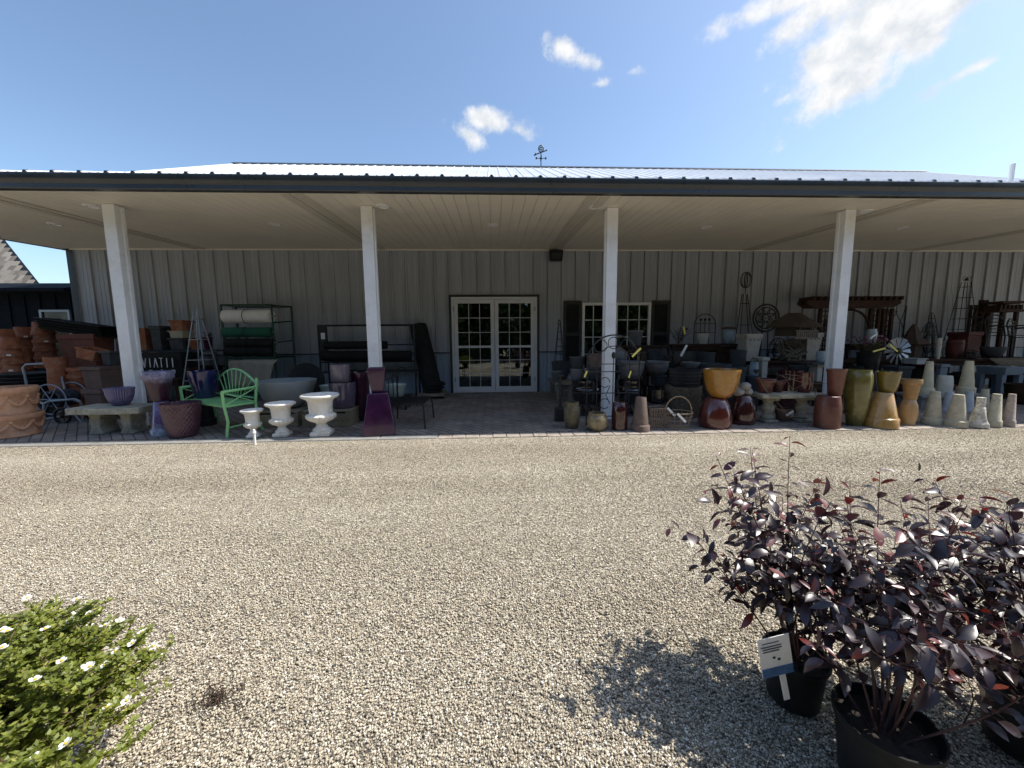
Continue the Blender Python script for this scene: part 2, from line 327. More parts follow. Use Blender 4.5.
# ------------------------------------------------------------------ world, sun, camera
SUN = Vector((.70, .055, 1.0)).normalized()
w = bpy.data.worlds.new('World'); SC.world = w; w.use_nodes = True; nt = w.node_tree; L = nt.links
bg = nt.nodes['Background']; SKY_STR = .13
sky = nt.nodes.new('ShaderNodeTexSky'); sky.sky_type = 'NISHITA'; sky.sun_disc = False
sky.sun_elevation = math.asin(SUN.z); sky.sun_rotation = math.atan2(SUN.x, SUN.y); sky.air_density = 1.0; sky.dust_density = 1.6; sky.ozone_density = 1.6; sky.altitude = 300
tc = nt.nodes.new('ShaderNodeTexCoord')
def cloud_field(specs):
    outs = None
    for (px, py, wx, wy, rot, amp) in specs:
        c = Vector(ray(px, py)).normalized()
        ex = (Vector(ray(px+1, py)).normalized()-c); ey = (Vector(ray(px, py+1)).normalized()-c)
        sx, sy = ex.length, ey.length; ex.normalize(); ey.normalize()
        a = math.cos(R(rot)); b = math.sin(R(rot))
        t1 = (ex*a + ey*b)/(wx*sx); t2 = (ey*a - ex*b)/(wy*sy)
        sub = N(nt, 'ShaderNodeVectorMath', operation='SUBTRACT'); L.new(tc.outputs['Generated'], sub.inputs[0]); sub.inputs[1].default_value = c
        p1 = N(nt, 'ShaderNodeVectorMath', operation='DOT_PRODUCT'); L.new(sub.outputs[0], p1.inputs[0]); p1.inputs[1].default_value = t1
        p2 = N(nt, 'ShaderNodeVectorMath', operation='DOT_PRODUCT'); L.new(sub.outputs[0], p2.inputs[0]); p2.inputs[1].default_value = t2
        cb = N(nt, 'ShaderNodeCombineXYZ'); L.new(p1.outputs['Value'], cb.inputs[0]); L.new(p2.outputs['Value'], cb.inputs[1])
        ln = N(nt, 'ShaderNodeVectorMath', operation='LENGTH'); L.new(cb.outputs[0], ln.inputs[0])
        mr = N(nt, 'ShaderNodeMapRange'); L.new(ln.outputs['Value'], mr.inputs['Value']); mr.inputs['From Min'].default_value = 0; mr.inputs['From Max'].default_value = 1.5; mr.inputs['To Min'].default_value = amp; mr.inputs['To Max'].default_value = 0
        if outs is None: outs = mr.outputs[0]
        else:
            mxn = N(nt, 'ShaderNodeMath', operation='MAXIMUM'); L.new(outs, mxn.inputs[0]); L.new(mr.outputs[0], mxn.inputs[1]); outs = mxn.outputs[0]
    return outs
fld = cloud_field([(835, 2, 60, 30, 0, 1.3), (880, 30, 92, 56, -20, 1.45), (935, 18, 50, 40, 0, 1.3), (850, 74, 60, 38, -30, 1.35), (880, 52, 92, 36, -38, 1.12), (830, 92, 40, 20, -28, 1.0), (790, 2, 75, 20, 8, 1.0), (905, 8, 72, 42, 0, 1.15), (925, 42, 50, 27, -10, 1.0), (970, 69, 40, 12, -8, .95),
                   (560, 47, 32, 16, 25, .9), (582, 60, 26, 10, 20, .8), (632, 72, 16, 9, 10, .85), (598, 84, 22, 9, 0, .72), (628, 93, 9, 7, 0, .7),
                   (492, 122, 44, 16, 8, .98), (520, 131, 28, 11, 20, .9), (466, 134, 24, 18, 30, .85), (785, 98, 30, 14, -20, .8), (640, -150, 300, 40, 0, .8), (200, -260, 260, 50, 0, .8)])
def wnoise(scale, det, rough=.6):
    n = N(nt, 'ShaderNodeTexNoise'); n.inputs['Scale'].default_value = scale; n.inputs['Detail'].default_value = det; n.inputs['Roughness'].default_value = rough; L.new(tc.outputs['Generated'], n.inputs['Vector']); return n
nA = wnoise(13, 11, .64)
m1 = N(nt, 'ShaderNodeMath', operation='MULTIPLY_ADD'); L.new(nA.outputs['Fac'], m1.inputs[0]); m1.inputs[1].default_value = 2.3; m1.inputs[2].default_value = -1.15
m2 = N(nt, 'ShaderNodeMath', operation='ADD'); L.new(fld, m2.inputs[0]); L.new(m1.outputs[0], m2.inputs[1])
# only where a cloud stands
gate = N(nt, 'ShaderNodeMapRange'); L.new(fld, gate.inputs['Value']); gate.inputs['From Min'].default_value = .02; gate.inputs['From Max'].default_value = .3
dens = N(nt, 'ShaderNodeMapRange', interpolation_type='SMOOTHSTEP'); L.new(m2.outputs[0], dens.inputs['Value']); dens.inputs['From Min'].default_value = .3; dens.inputs['From Max'].default_value = .98
dm = N(nt, 'ShaderNodeMath', operation='MULTIPLY'); L.new(dens.outputs[0], dm.inputs[0]); L.new(gate.outputs[0], dm.inputs[1])
nB = wnoise(22, 6)
cr = ramp(nt, [(.32, (3.3, 3.55, 3.85)), (.6, (4.7, 4.7, 4.7))]); L.new(nB.outputs['Fac'], cr.inputs[0])
mxw = N(nt, 'ShaderNodeMix', data_type='RGBA'); L.new(dm.outputs[0], mxw.inputs[0]); tint = N(nt, 'ShaderNodeMix', data_type='RGBA', blend_type='MULTIPLY'); tint.inputs[0].default_value = 1; L.new(sky.outputs[0], tint.inputs[6]); tint.inputs[7].default_value = (.93, .975, .985, 1); L.new(tint.outputs[2], mxw.inputs[6]); L.new(cr.outputs[0], mxw.inputs[7])
L.new(mxw.outputs[2], bg.inputs['Color']); bg.inputs['Strength'].default_value = SKY_STR
ld = bpy.data.lights.new('sun', 'SUN'); ld.energy = 3.7; ld.angle = R(.53); ld.color = (1, .95, .87)
so = bpy.data.objects.new('sun', ld); COL.objects.link(so); so.rotation_euler = (-SUN).to_track_quat('-Z', 'Y').to_euler(); so.location = SUN*40
cd = bpy.data.cameras.new('camera'); co = bpy.data.objects.new('camera', cd); COL.objects.link(co); SC.camera = co
cd.sensor_fit = 'HORIZONTAL'; cd.sensor_width = 36; cd.lens = F/1024*36; cd.clip_start = .02; cd.clip_end = 2000
rx = CM[:, 0]; uy = -CM[:, 1]; bz = -CM[:, 2]
co.matrix_world = Matrix(((rx[0], uy[0], bz[0], 0), (rx[1], uy[1], bz[1], 0), (rx[2], uy[2], bz[2], CAMH), (0, 0, 0, 1)))
SC.view_settings.view_transform = 'Standard'; SC.view_settings.look = 'None'; SC.view_settings.exposure = .75; SC.view_settings.gamma = 1
SC.render.engine = 'CYCLES'; SC.cycles.use_denoising = True; SC.cycles.max_bounces = 8; SC.cycles.sample_clamp_indirect = 6
SC.cycles.transparent_max_bounces = 12

# ------------------------------------------------------------------ the ground
g = MB(); g.quad((-400, -400, -.014), (400, -400, -.014), (400, 400, -.014), (-400, 400, -.014)); tag(g.build('ground', 'gravel', smooth=False), kind='structure')
def stones():
    me = bpy.data.meshes.new('gravel_stones'); VV, II, TT, off = [], [], [], 0
    bm = bmesh.new(); bmesh.ops.create_icosphere(bm, subdivisions=1, radius=1); bm.verts.ensure_lookup_table()
    ico = (np.array([v.co[:] for v in bm.verts]), np.array([[v.index for v in f.verts] for f in bm.faces])); bm.free()
    octa = (np.array([(1, 0, 0), (0, 1, 0), (-1, 0, 0), (0, -1, 0), (0, 0, 1), (0, 0, -1.)]), np.array([(0, 1, 4), (1, 2, 4), (2, 3, 4), (3, 0, 4), (1, 0, 5), (2, 1, 5), (3, 2, 5), (0, 3, 5)]))
    for (y0, y1, dens, shape) in ((.55, 1.2, 17000, ico), (1.2, 1.7, 15000, ico), (1.7, 2.3, 12000, octa), (2.3, 3.0, 8000, octa), (3.0, 3.8, 4500, octa), (3.8, 4.68, 2500, octa)):
        bv, bf = shape; k = len(bv); xl, xr = -1.42*y1-.25, 1.5*y1+.25; n = int((xr-xl)*(y1-y0)*dens)
        P = np.column_stack([rng.uniform(xl, xr, n), rng.uniform(y0, y1, n)])
        s = .0019 + .0029*rng.random(n)**1.6
        sc = np.column_stack([s*rng.uniform(.8, 1.55, n), s*rng.uniform(.75, 1.15, n), s*rng.uniform(.5, .95, n)])*(1.0 if k == 12 else 1.12)
        V = bv[None]*(1+rng.uniform(-.22, .22, (n, k, 1)))*sc[:, None, :]
        t = rng.uniform(-.6, .6, n); c, sn = np.cos(t)[:, None], np.sin(t)[:, None]
        y, z = V[:, :, 1]*c-V[:, :, 2]*sn, V[:, :, 1]*sn+V[:, :, 2]*c; V[:, :, 1], V[:, :, 2] = y, z
        a = rng.uniform(0, 6.283, n); c, sn = np.cos(a)[:, None], np.sin(a)[:, None]
        x, y = V[:, :, 0]*c-V[:, :, 1]*sn, V[:, :, 0]*sn+V[:, :, 1]*c; V[:, :, 0], V[:, :, 1] = x, y
        V[:, :, 0] += P[:, 0:1]; V[:, :, 1] += P[:, 1:2]; V[:, :, 2] += (-.013 + s*.35 + .003*rng.random(n))[:, None]
        if y0 == 3.8:
            m = int(n*.03); V[:m, :, 1] += (4.70-P[:m, 1]+np.abs(rng.normal(0, .07, m)))[:, None]; V[:m, :, 2] += .0125
        VV.append(V.reshape(-1, 3)); II.append((bf[None]+(np.arange(n)*k)[:, None, None]).reshape(-1)+off); off += n*k
        TT.append(np.repeat(np.clip(rng.normal(.55, .25, n) + .09*np.sin(P[:, 1]*3.1+.5*np.sin(P[:, 0]*.7)+1) + .06*np.sin(P[:, 0]*1.3+P[:, 1]*2.2), 0, 1), k))
    V = np.vstack(VV); I = np.concatenate(II).astype(np.int32); T = np.concatenate(TT); nf = len(I)//3
    me.vertices.add(len(V)); me.vertices.foreach_set('co', V.reshape(-1).astype(np.float32))
    me.loops.add(nf*3); me.loops.foreach_set('vertex_index', I)
    me.polygons.add(nf); me.polygons.foreach_set('loop_start', np.arange(0, nf*3, 3, dtype=np.int32))
    me.update(calc_edges=True)
    at_ = me.attributes.new('tone', 'FLOAT', 'POINT'); at_.data.foreach_set('value', T.astype(np.float32))
    me.materials.append(M['stone'])
    o = bpy.data.objects.new('gravel_stones', me); COL.objects.link(o); tag(o, 'loose beige and grey pea gravel covering the yard', 'gravel', kind='stuff')
stones()
XL, XR, YW = -9.2, 17.0, 8.891
pt = MB(); pt.box(((XL+XR)/2, (4.92+YW)/2, -.05), (XR-XL, YW-4.92, .1)); tag(pt.build('patio', 'pavers', smooth=False), kind='structure')
bb = MB(); x = -.72
while x < XR:
    wd = .172; bb.box((x+wd/2, 4.81+random.uniform(-.004, .004), -.051+random.uniform(-.004, .003)), (wd-.008, .20, .1), random.uniform(-.012, .012)); x += wd
tag(bb.build('patio_border', 'border_brick', smooth=False, bevel=.006), kind='structure')
cb_ = MB(); x = XL
while x < -.8:
    l = min(1.55, -.73-x); cb_.box((x+l/2, 4.815, -.052), (l-.012, .19, .1), 0); x += l
tag(cb_.build('patio_kerb', 'concrete', smooth=False, bevel=.008), kind='structure')

# ------------------------------------------------------------------ the store building
B = thing('store_building', 'long grey metal store with deep open porch and pale metal roof', 'building', (0, 0, 0))
def ribbed_wall(x0, x1, y, z0, z1, pitch=.318, d=.03, holes=()):
    mb = MB(); xs = []
    x = x0 + (.1)
    prof = [(0, 0), (.002, .035), (.012, .035), (.016, -d), (.05, -d), (.057, 0), (.15, 0), (.155, -.004), (.18, -.004), (.185, 0), (.235, 0), (.24, -.004), (.265, -.004), (.27, 0)]
    pts = []
    x = x0
    while x < x1:
        for (a, b) in prof: pts.append((x+a, y+b))
        x += pitch
    for (xa, ya), (xb, yb) in zip(pts, pts[1:]):
        spans = [(z0, z1)]
        for (h0, h1, k0, k1) in holes:
            if xa < h1 and xb > h0:
                spans = [q for s in spans for q in ((s[0], min(s[1], k0)), (max(s[0], k1), s[1])) if q[1]-q[0] > .001]
        for a, b in spans: mb.quad((xa, ya, a), (xb, yb, a), (xb, yb, b), (xa, ya, b))
    return mb
DX0, DX1, DZ = -.95, .985, 2.165
WX0, WX1, WZ0, WZ1 = 2.02, 3.62, .47, 2.03
holes = [(DX0+.04, DX1-.04, -1, DZ-.04), (WX0+.04, WX1-.04, WZ0+.04, WZ1-.04)]
WXL, WXR = -8.96, 16.6
ribbed_wall(WXL, WXR, YW, .93, 3.3, holes=holes).build('wall', 'siding', B, smooth=False)
ribbed_wall(WXL, WXR, YW, 0, .915, holes=holes).build('lower_wall', 'siding_low', B, smooth=False)
t = MB()
for a, b in ((WXL, DX0-.04), (DX1+.04, WXR)): t.box(((a+b)/2, YW-.02, .922), (b-a, .03, .022))
t.build('wall_trim', 'trim_dark', B)
t = MB(); t.box(((WXL+WXR)/2, YW-.028, 3.195), (WXR-WXL, .03, .035)); t.build('soffit_edge', 'soffit', B)
t = MB(); t.box((WXL-.02, YW+.03, 1.65), (.14, .12, 3.3)); t.build('corner_trim', 'trim_dark', B)
t = MB(); t.box((WXL-.01, YW+3.4, 2.3), (.06, 6.6, 4.6)); t.box((WXR, YW+3.4, 2.3), (.06, 6.6, 4.6)); t.box((3.8, YW+10.5, 2.3), (26, .06, 4.6)); t.build('side_wall', 'siding', B)
# interior the glass looks into
t = MB(); t.box((3.8, YW+2.6, 2.6), (25.4, 5.1, .05)); t.box((3.8, YW+5.0, 1.3), (25.4, .05, 2.6)); t.box((3.8, YW+2.6, -.06), (25.4, 5.0, .06)); t.build('interior', 'interior', B)
t = MB(); t.box((2.5, YW+1.6, .55), (.7, .5, 1.2)); t.box((3.3, YW+2.1, .7), (.5, .5, 1.4)); t.box((-.4, YW+2.5, .5), (.8, .6, 1.0)); t.box((.6, YW+3, .7), (.5, .5, 1.5)); t.build('interior_shelf', 'interior_teal', B)
# soffit: sloping tongue-and-groove boards, grooves running front to back
YF, ZF, ZW = 5.13, 3.035, 3.205
sf = MB(); x = XL; prof = []
while x < XR:
    prof += [(x, 0), (x+.149, 0), (x+.151, .012), (x+.1535, .012)]; x += .1555
for (xa, a), (xb, b) in zip(prof, prof[1:]): sf.quad((xa, YF, ZF+a), (xb, YF, ZF+b), (xb, YW, ZW+b), (xa, YW, ZW+a))
sf.build('soffit', 'soffit', B, smooth=False)
sl = (ZW-ZF)/(YW-YF)
st = MB()
for x in (-6.3, -2.5, 1.38, 5.85, 9.75, 13.6):
    for dx in (-.085, .085):
        st = MB(); st.prism([(x+dx-.06, YF+.02, ZF-.012), (x+dx+.06, YF+.02, ZF-.012), (x+dx+.06, YF+.02, ZF+.004), (x+dx-.06, YF+.02, ZF+.004)], 0, (0, YW-YF-.05, ZW-ZF-.001)); st.build('soffit_joint', 'soffit_trim', B, smooth=False)
# gutter with rolled lip, side fascia
gt = MB(); gp = [(0, 0), (-.075, 0), (-.085, .012), (-.085, .06), (-.11, .085), (-.125, .125), (-.125, .165), (-.112, .172), (-.10, .165), (-.01, .165), (0, .19)]
gt.prism([(XL, YF+a, ZF-.005+b) for a, b in gp], 0, (XR-XL, 0, 0)); gt.build('gutter', 'gutter', B, angle=25)
t = MB(); t.prism([(XL-.02, YF, ZF-.005), (XL-.02, YF, ZF+.19), (XL-.02, YW+.2, ZW+1.45), (XL-.02, YW+.2, ZW-.005)], 0, (.03, 0, 0)); t.build('side_fascia', 'gutter', B)
# porch roof and main roof: ribbed metal
def roof(x0, x1, p0, p1, pitch=.318, h=.02):
    mb = MB(); pts = []; x = x0
    while x < x1:
        pts += [(x, 0), (x+.02, h), (x+.045, h), (x+.065, 0), (x+.14, 0), (x+.145, .004), (x+.16, .004), (x+.165, 0), (x+.235, 0), (x+.24, .004), (x+.255, .004), (x+.26, 0)]; x += pitch
    for (xa, a), (xb, b) in zip(pts, pts[1:]): mb.quad((xa, p0[0], p0[1]+a), (xb, p0[0], p0[1]+b), (xb, p1[0], p1[1]+b), (xa, p1[0], p1[1]+a))
    return mb
roof(XL-.03, XR, (YF-.06, ZF+.19), (YW+.1, 4.66), pitch=.3065).build('porch_roof', 'roof_metal', B, smooth=False)
RX0, RX1, RY, RZ = -9.35, 17.0, 15.3, 7.66
roof(RX0, RX1, (9.0, 4.66), (RY, RZ)).build('roof', 'roof_metal', B, smooth=False)
t = MB(); t.prism([(RX0, RY, RZ), (RX1, RY, RZ), (RX1, 21.6, 4.66), (RX0, 21.6, 4.66)], 0, (0, 0, -.03)); t.build('rear_roof', 'roof_metal', B, smooth=False)
t = MB(); t.prism([(RX0-.06, RY-.2, RZ-.06), (RX0-.06, RY, RZ+.06), (RX0-.06, RY+.2, RZ-.06), (RX0-.06, RY, RZ)], 0, (RX1-RX0+.12, 0, 0)); t.build('ridge_cap', 'trim_dark', B, smooth=False)
t = MB()
for xx in (RX0-.05, RX1+.02): t.prism([(xx, 9.0, 4.62), (xx, 9.0, 4.66), (xx, RY, RZ+.01), (xx, RY, RZ-.06)], 0, (.05, 0, 0))
t.build('rake_trim', 'roof_metal', B, smooth=False)
t = MB()
for xx in (RX0+.3, RX1-.3): t.prism([(xx, 9.0, 4.62), (xx, RY, RZ-.05), (xx, 21.4, 4.6)], 0, (.05, 0, 0))
t.build('gable', 'siding', B, smooth=False)
t = MB(); x = XL-.03+.0325
while x < XR: t.prism([(x-.022, YF-.066, ZF+.186), (x+.022, YF-.066, ZF+.186), (x+.013, YF-.066, ZF+.213), (x-.013, YF-.066, ZF+.213)], 0, (0, .03, .012)); x += .3065
tag(t.build('snow_clip', 'trim_dark', B), kind='stuff')
t = MB(); p = at(1010, 186, 6.4); t.lathe([(.036, 0), (.036, .36), (.026, .365)], 14, (p.x, 6.4, ZF+.19+(6.4-YF)*.38-.02)); t.build('vent_pipe', 'white_paint', B)
# posts
for x in (-8.6, -5.14, -1.735, 1.71, 5.235, 8.7, 12.15, 15.6):
    q = MB(); s = .079; ys = 5.71; zt = ZF + sl*(ys-YF-.09) - .004
    poly = [(-s, -s), (s, -s), (s, -.03), (s-.012, -.025), (s-.012, .025), (s, .03), (s, s), (-s, s), (-s, .03), (-s+.012, .025), (-s+.012, -.025), (-s, -.03)]
    q.prism([(x+a, ys+b, 0.002) for a, b in poly], 0, (0, 0, zt-.002)); q.build('post', 'white_paint', B, smooth=False, bevel=.005)
# double door
dr = bpy.data.objects.new('door', None); COL.objects.link(dr); dr.parent = B
t = MB(); yy = YW-.03
for a, b, c_, d2 in ((DX0-.05, DX0, 0, DZ+.05), (DX1, DX1+.05, 0, DZ+.05), (DX0, DX1, DZ, DZ+.05)): t.box(((a+b)/2, yy, (c_+d2)/2), (b-a, .06, d2-c_))
t.build('door_casing', 'trim_dark', dr)
t = MB()
for a, b, c_, d2 in ((DX0, DX0+.05, .0, DZ), (DX1-.05, DX1, .0, DZ), (DX0+.05, DX1-.05, DZ-.05, DZ), (DX0+.05, DX1-.05, .004, .03)): t.box(((a+b)/2, yy+.005, (c_+d2)/2), (b-a, .07, d2-c_))
t.build('door_frame', 'door_white', dr, bevel=.004)
mid = (DX0+DX1)/2
for a, b, hs in ((DX0+.054, mid-.004, 1), (mid+.004, DX1-.054, -1)):
    lo, hi = .034, DZ-.054; e = .085
    t = MB()
    for q in ((a, a+e, lo, hi), (b-e, b, lo, hi), (a+e, b-e, lo, lo+.10), (a+e, b-e, hi-.085, hi)): t.box(((q[0]+q[1])/2, yy+.012, (q[2]+q[3])/2), (q[1]-q[0], .045, q[3]-q[2]))
    gx0, gx1, gz0, gz1 = a+e, b-e, lo+.10, hi-.085; zm = gz0+(gz1-gz0)*.485
    t.build('door_leaf', 'door_white', dr, bevel=.004)
    mu = MB()
    for i in (1, 2): x = gx0+(gx1-gx0)*i/3; mu.box((x, yy+.014, (gz0+gz1)/2), (.012, .03, gz1-gz0))
    mu.box(((gx0+gx1)/2, yy+.012, zm), (gx1-gx0, .034, .05))
    for k in (1, 2):
        for z0_, z1_ in ((gz0, zm), (zm, gz1)): z = z0_+(z1_-z0_)*k/3; mu.box(((gx0+gx1)/2, yy+.0145, z), (gx1-gx0, .028, .012))
    mu.build('door_muntin', 'door_white', dr)
    t = MB(); t.box(((gx0+gx1)/2, yy+.016, (gz0+gz1)/2), (gx1-gx0+.01, .006, gz1-gz0+.01)); t.build('door_glass', 'glass', dr)
    hx = b-.055 if hs == 1 else a+.055
    t = MB(); t.box((hx, yy-.02, 1.0), (.055, .02, .22)); t.tube([(hx, yy-.03, .93), (hx, yy-.07, .94), (hx, yy-.07, 1.06), (hx, yy-.03, 1.07)], .01, 8); t.build('door_handle', 'white_paint', dr, bevel=.003)
    t = MB()
    for z in (.3, 1.9): t.box((a+.0 if hs == 1 else b, yy-.03, z), (.03, .02, .1))
    t.build('door_hinge', 'galvanised', dr)
# window with shutters
wn = bpy.data.objects.new('window', None); COL.objects.link(wn); wn.parent = B
t = MB(); yy = YW-.035; e = .06
for q in ((WX0, WX0+e, WZ0, WZ1), (WX1-e, WX1, WZ0, WZ1), (WX0+e, WX1-e, WZ0, WZ0+e), (WX0+e, WX1-e, WZ1-e, WZ1)): t.box(((q[0]+q[1])/2, yy, (q[2]+q[3])/2), (q[1]-q[0], .07, q[3]-q[2]))
t.box(((WX0+WX1)/2, yy+.01, (WZ0+WZ1)/2), (.05, .05, WZ1-WZ0-2*e)); t.build('window_frame', 'white_paint', wn, bevel=.004)
t = MB()
for i in (1, 2, 4, 5): t.box((WX0+(WX1-WX0)*i/6, yy+.014, (WZ0+WZ1)/2), (.016, .03, WZ1-WZ0-2*e))
for i in (1, 2, 3): t.box(((WX0+WX1)/2, yy+.0145, WZ0+(WZ1-WZ0)*i/4), (WX1-WX0-2*e, .028, .018))
t.build('window_muntin', 'white_paint', wn)
t = MB(); t.box(((WX0+WX1)/2, yy+.017, (WZ0+WZ1)/2), (WX1-WX0-.06, .006, WZ1-WZ0-.06)); t.build('window_pane', 'glass', wn)
for x0, x1 in ((1.6, 2.0), (3.64, 4.06)):
    t = MB(); z0_, z1_ = .44, 2.075; cx_ = (x0+x1)/2
    for q in ((x0, x0+.055, z0_, z1_), (x1-.055, x1, z0_, z1_), (x0+.055, x1-.055, z0_, z0_+.08), (x0+.055, x1-.055, z1_-.08, z1_), (x0+.055, x1-.055, 1.28, 1.36)): t.box(((q[0]+q[1])/2, YW-.045, (q[2]+q[3])/2), (q[1]-q[0], .04, q[3]-q[2]))
    z = z0_+.1
    while z < z1_-.09:
        t.box((cx_, YW-.04, z), (x1-x0-.1, .012, .045), mx=Matrix.Rotation(R(40), 3, 'X')); z += .042
    t.build('shutter', 'shutter', wn, smooth=False)
# recessed lights in the soffit (each can be seen)
def can_light(px, py, where):
    for it in range(1):
        r = ray(px, py); Y = 6.0
        for _ in range(6): z = ZF+sl*(Y-YF); Y = r[1]*(z-CAMH)/r[2]
    p = Vector((r[0]*(z-CAMH)/r[2], Y, z-.003))
    o = thing('ceiling_light', 'round recessed porch light '+where, 'light', p, 'recessed lights in the porch ceiling')
    t = MB(); t.lathe([(.058, 0), (.058, -.004), (.066, -.012), (.092, -.008), (.097, 0)], 24); t.build('trim_ring', 'white_paint', o)
    t = MB(); t.lathe([(.056, -.002), (.03, -.006), (.003, -.006)], 20); t.build('lens', 'white_tag', o)
for px, py, wh in ((92, 206, 'beside the top of the first post from the left'), (383, 206, 'beside the top of the second post from the left'), (595, 206.5, 'beside the top of the post before the window'),
                   (866, 211, 'beside the top of the post by the brown arbor'), (55, 224, 'left of the leftmost post'), (275, 224, 'above the green roll rack'), (493, 225, 'midway in front of the double door'),
                   (706, 227, 'between the window post and the arbor post'), (902, 228, 'right of the arbor post')): can_light(px, py, wh)
# speaker on the wall
p = at(556, 256, 8.75); o = thing('wall_speaker', 'small black outdoor loudspeaker under the porch ceiling beside the door', 'speaker', (p.x, p.y, p.z))
t = MB(); t.frustum((0, 0, -.11), (.27, .14), (.30, .2), .22); t.build('cabinet', 'black_plastic', o, bevel=.015)
t = MB(); t.box((0, .10, .0), (.1, .12, .06)); t.build('bracket', 'black_metal', o)
t = MB(); t.box((0, -.09, 0), (.22, .012, .16), mx=Matrix.Rotation(R(-6), 3, 'X')); t.build('grille', 'shutter', o)
# weather vane on the ridge
p = at(541, 167, RY); o = thing('weather_vane', 'black weather vane with rooster and arrow on the roof ridge', 'weather vane', (p.x, RY, RZ+.03)); k = RY/385
t = MB(); t.tube([(0, 0, -.05), (0, 0, 12*k)], .018, 8); t.ball((0, 0, 7.5*k), .05, 8); t.build('mast', 'black_metal', o)
t = MB(); t.tube([(-4.5*k, 0, 7.5*k), (4.5*k, 0, 7.5*k)], .012, 6); t.tube([(0, -.2, 7.5*k), (0, .2, 7.5*k)], .012, 6)
for s in (-1, 1): t.box((s*4.5*k, 0, 7.5*k), (.05, .02, .08))
t.build('direction_arms', 'black_metal', o)
t = MB(); t.tube([(-6*k, 0, 10.5*k), (5*k, 0, 14.5*k)], .02, 6); t.tube(arc((-.0, 0, 16*k), 2.3*k, 0, 360, 16, rb=2.9*k)[:-1], .02, 6, True); t.tube(arc((0, 0, 16*k), 1.2*k, 20, 340, 10), .02, 6)
t.prism([(-7*k, -.01, 10*k), (-5*k, -.01, 12.4*k), (-4.4*k, -.01, 11*k), (-5.6*k, -.01, 9.6*k)], 0, (0, .03, 0)); t.prism([(5.2*k, -.01, 14*k), (6.2*k, -.01, 15*k), (5*k, -.01, 15.3*k)], 0, (0, .03, 0)); t.build('rooster', 'black_metal', o)

# ------------------------------------------------------------------ dark shed at far left
S = thing('garden_shed', 'dark navy shed with steep weathered wood shingle roof beyond the porch', 'shed', (-14.5, 9.9, 0))
zE = at(35, 292, 9.8).z; S.location.x = -14.5
t = MB(); t.box((0, 2.5, zE/2), (9.0, 5.0, zE)); t.build('wall', 'shed_navy', S)
t = MB()
for i in range(26): t.box((-4.4+i*.35, -.012, zE/2), (.03, .02, zE))
t.build('batten', 'shed_navy', S)
t = MB(); t.prism([(-4.8, -.45, zE-.02), (-4.8, -.45, zE+.05), (-4.8, .7, zE+.32), (-4.8, .7, zE-.05)], 0, (9.5, 0, 0)); t.build('eave', 'shed_navy', S)
# shake roof: courses of separate wooden shingles on a steep face
rf = MB(); a0 = at(35, 284, 10.6); a1 = at(5, 237, 12.3); sx_ = (a1.x-a0.x)/(a1.z-a0.z)
rd_ = MB(); rd_.prism([Vector((a0.x-S.location.x-.12, .79, zE+.06)), Vector((-6.4, .75, zE+.1)), Vector((-6.4+sx_*4.5, 5.05, zE+4.6)), Vector((a0.x-S.location.x-.12+sx_*4.5, 5.09, zE+4.56))], 0, (0, .3, 0)); rd_.build('roof_deck', 'shed_navy', S, smooth=False)
z = zE+.12
while z < zE+4.3:
    xr = a0.x-S.location.x + sx_*(z-zE-.1); x = xr+random.uniform(-.02, .03); f_ = (z-zE-.1)/4.5
    while x > xr-3.6:
        wd = random.uniform(.1, .2); yb = .75+4.3*f_-.03
        rf.box((x-wd/2, yb+random.uniform(-.01, .01), z+.06+random.uniform(-.012, .012)), (wd-.014, .030, .24), mx=Matrix.Rotation(R(-37), 3, 'X')); x -= wd
    z += .15
m_, nt_, b_ = new_mat('wood_shake'); gi = N(nt_, 'ShaderNodeNewGeometry'); rp_ = ramp(nt_, [(0, (.13, .115, .095)), (.5, (.21, .19, .16)), (1, (.30, .275, .235))]); nt_.links.new(gi.outputs['Random Per Island'], rp_.inputs[0]); nt_.links.new(rp_.outputs[0], b_.inputs['Base Color']); b_.inputs['Roughness'].default_value = .9
rf.build('roof', m_, S, smooth=False)
w0, w1 = at(41, 310, 9.88), at(74, 330, 9.88)
t = MB()
for q in ((w0.x, w0.x+.05, .8, w0.z), (w1.x-.05, w1.x, .8, w0.z), (w0.x+.05, w1.x-.05, w0.z-.05, w0.z)): t.box(((q[0]+q[1])/2-S.location.x, -.05, (q[2]+q[3])/2), (q[1]-q[0], .05, q[3]-q[2]))
fr_ = t.build('window_frame', 'steel_tube', S)
t = MB(); t.box(((w0.x+w1.x)/2-S.location.x, -.035, (w0.z+.8)/2), (w1.x-w0.x-.08, .01, w0.z-.85)); t.build('pane', 'black_glaze', fr_)

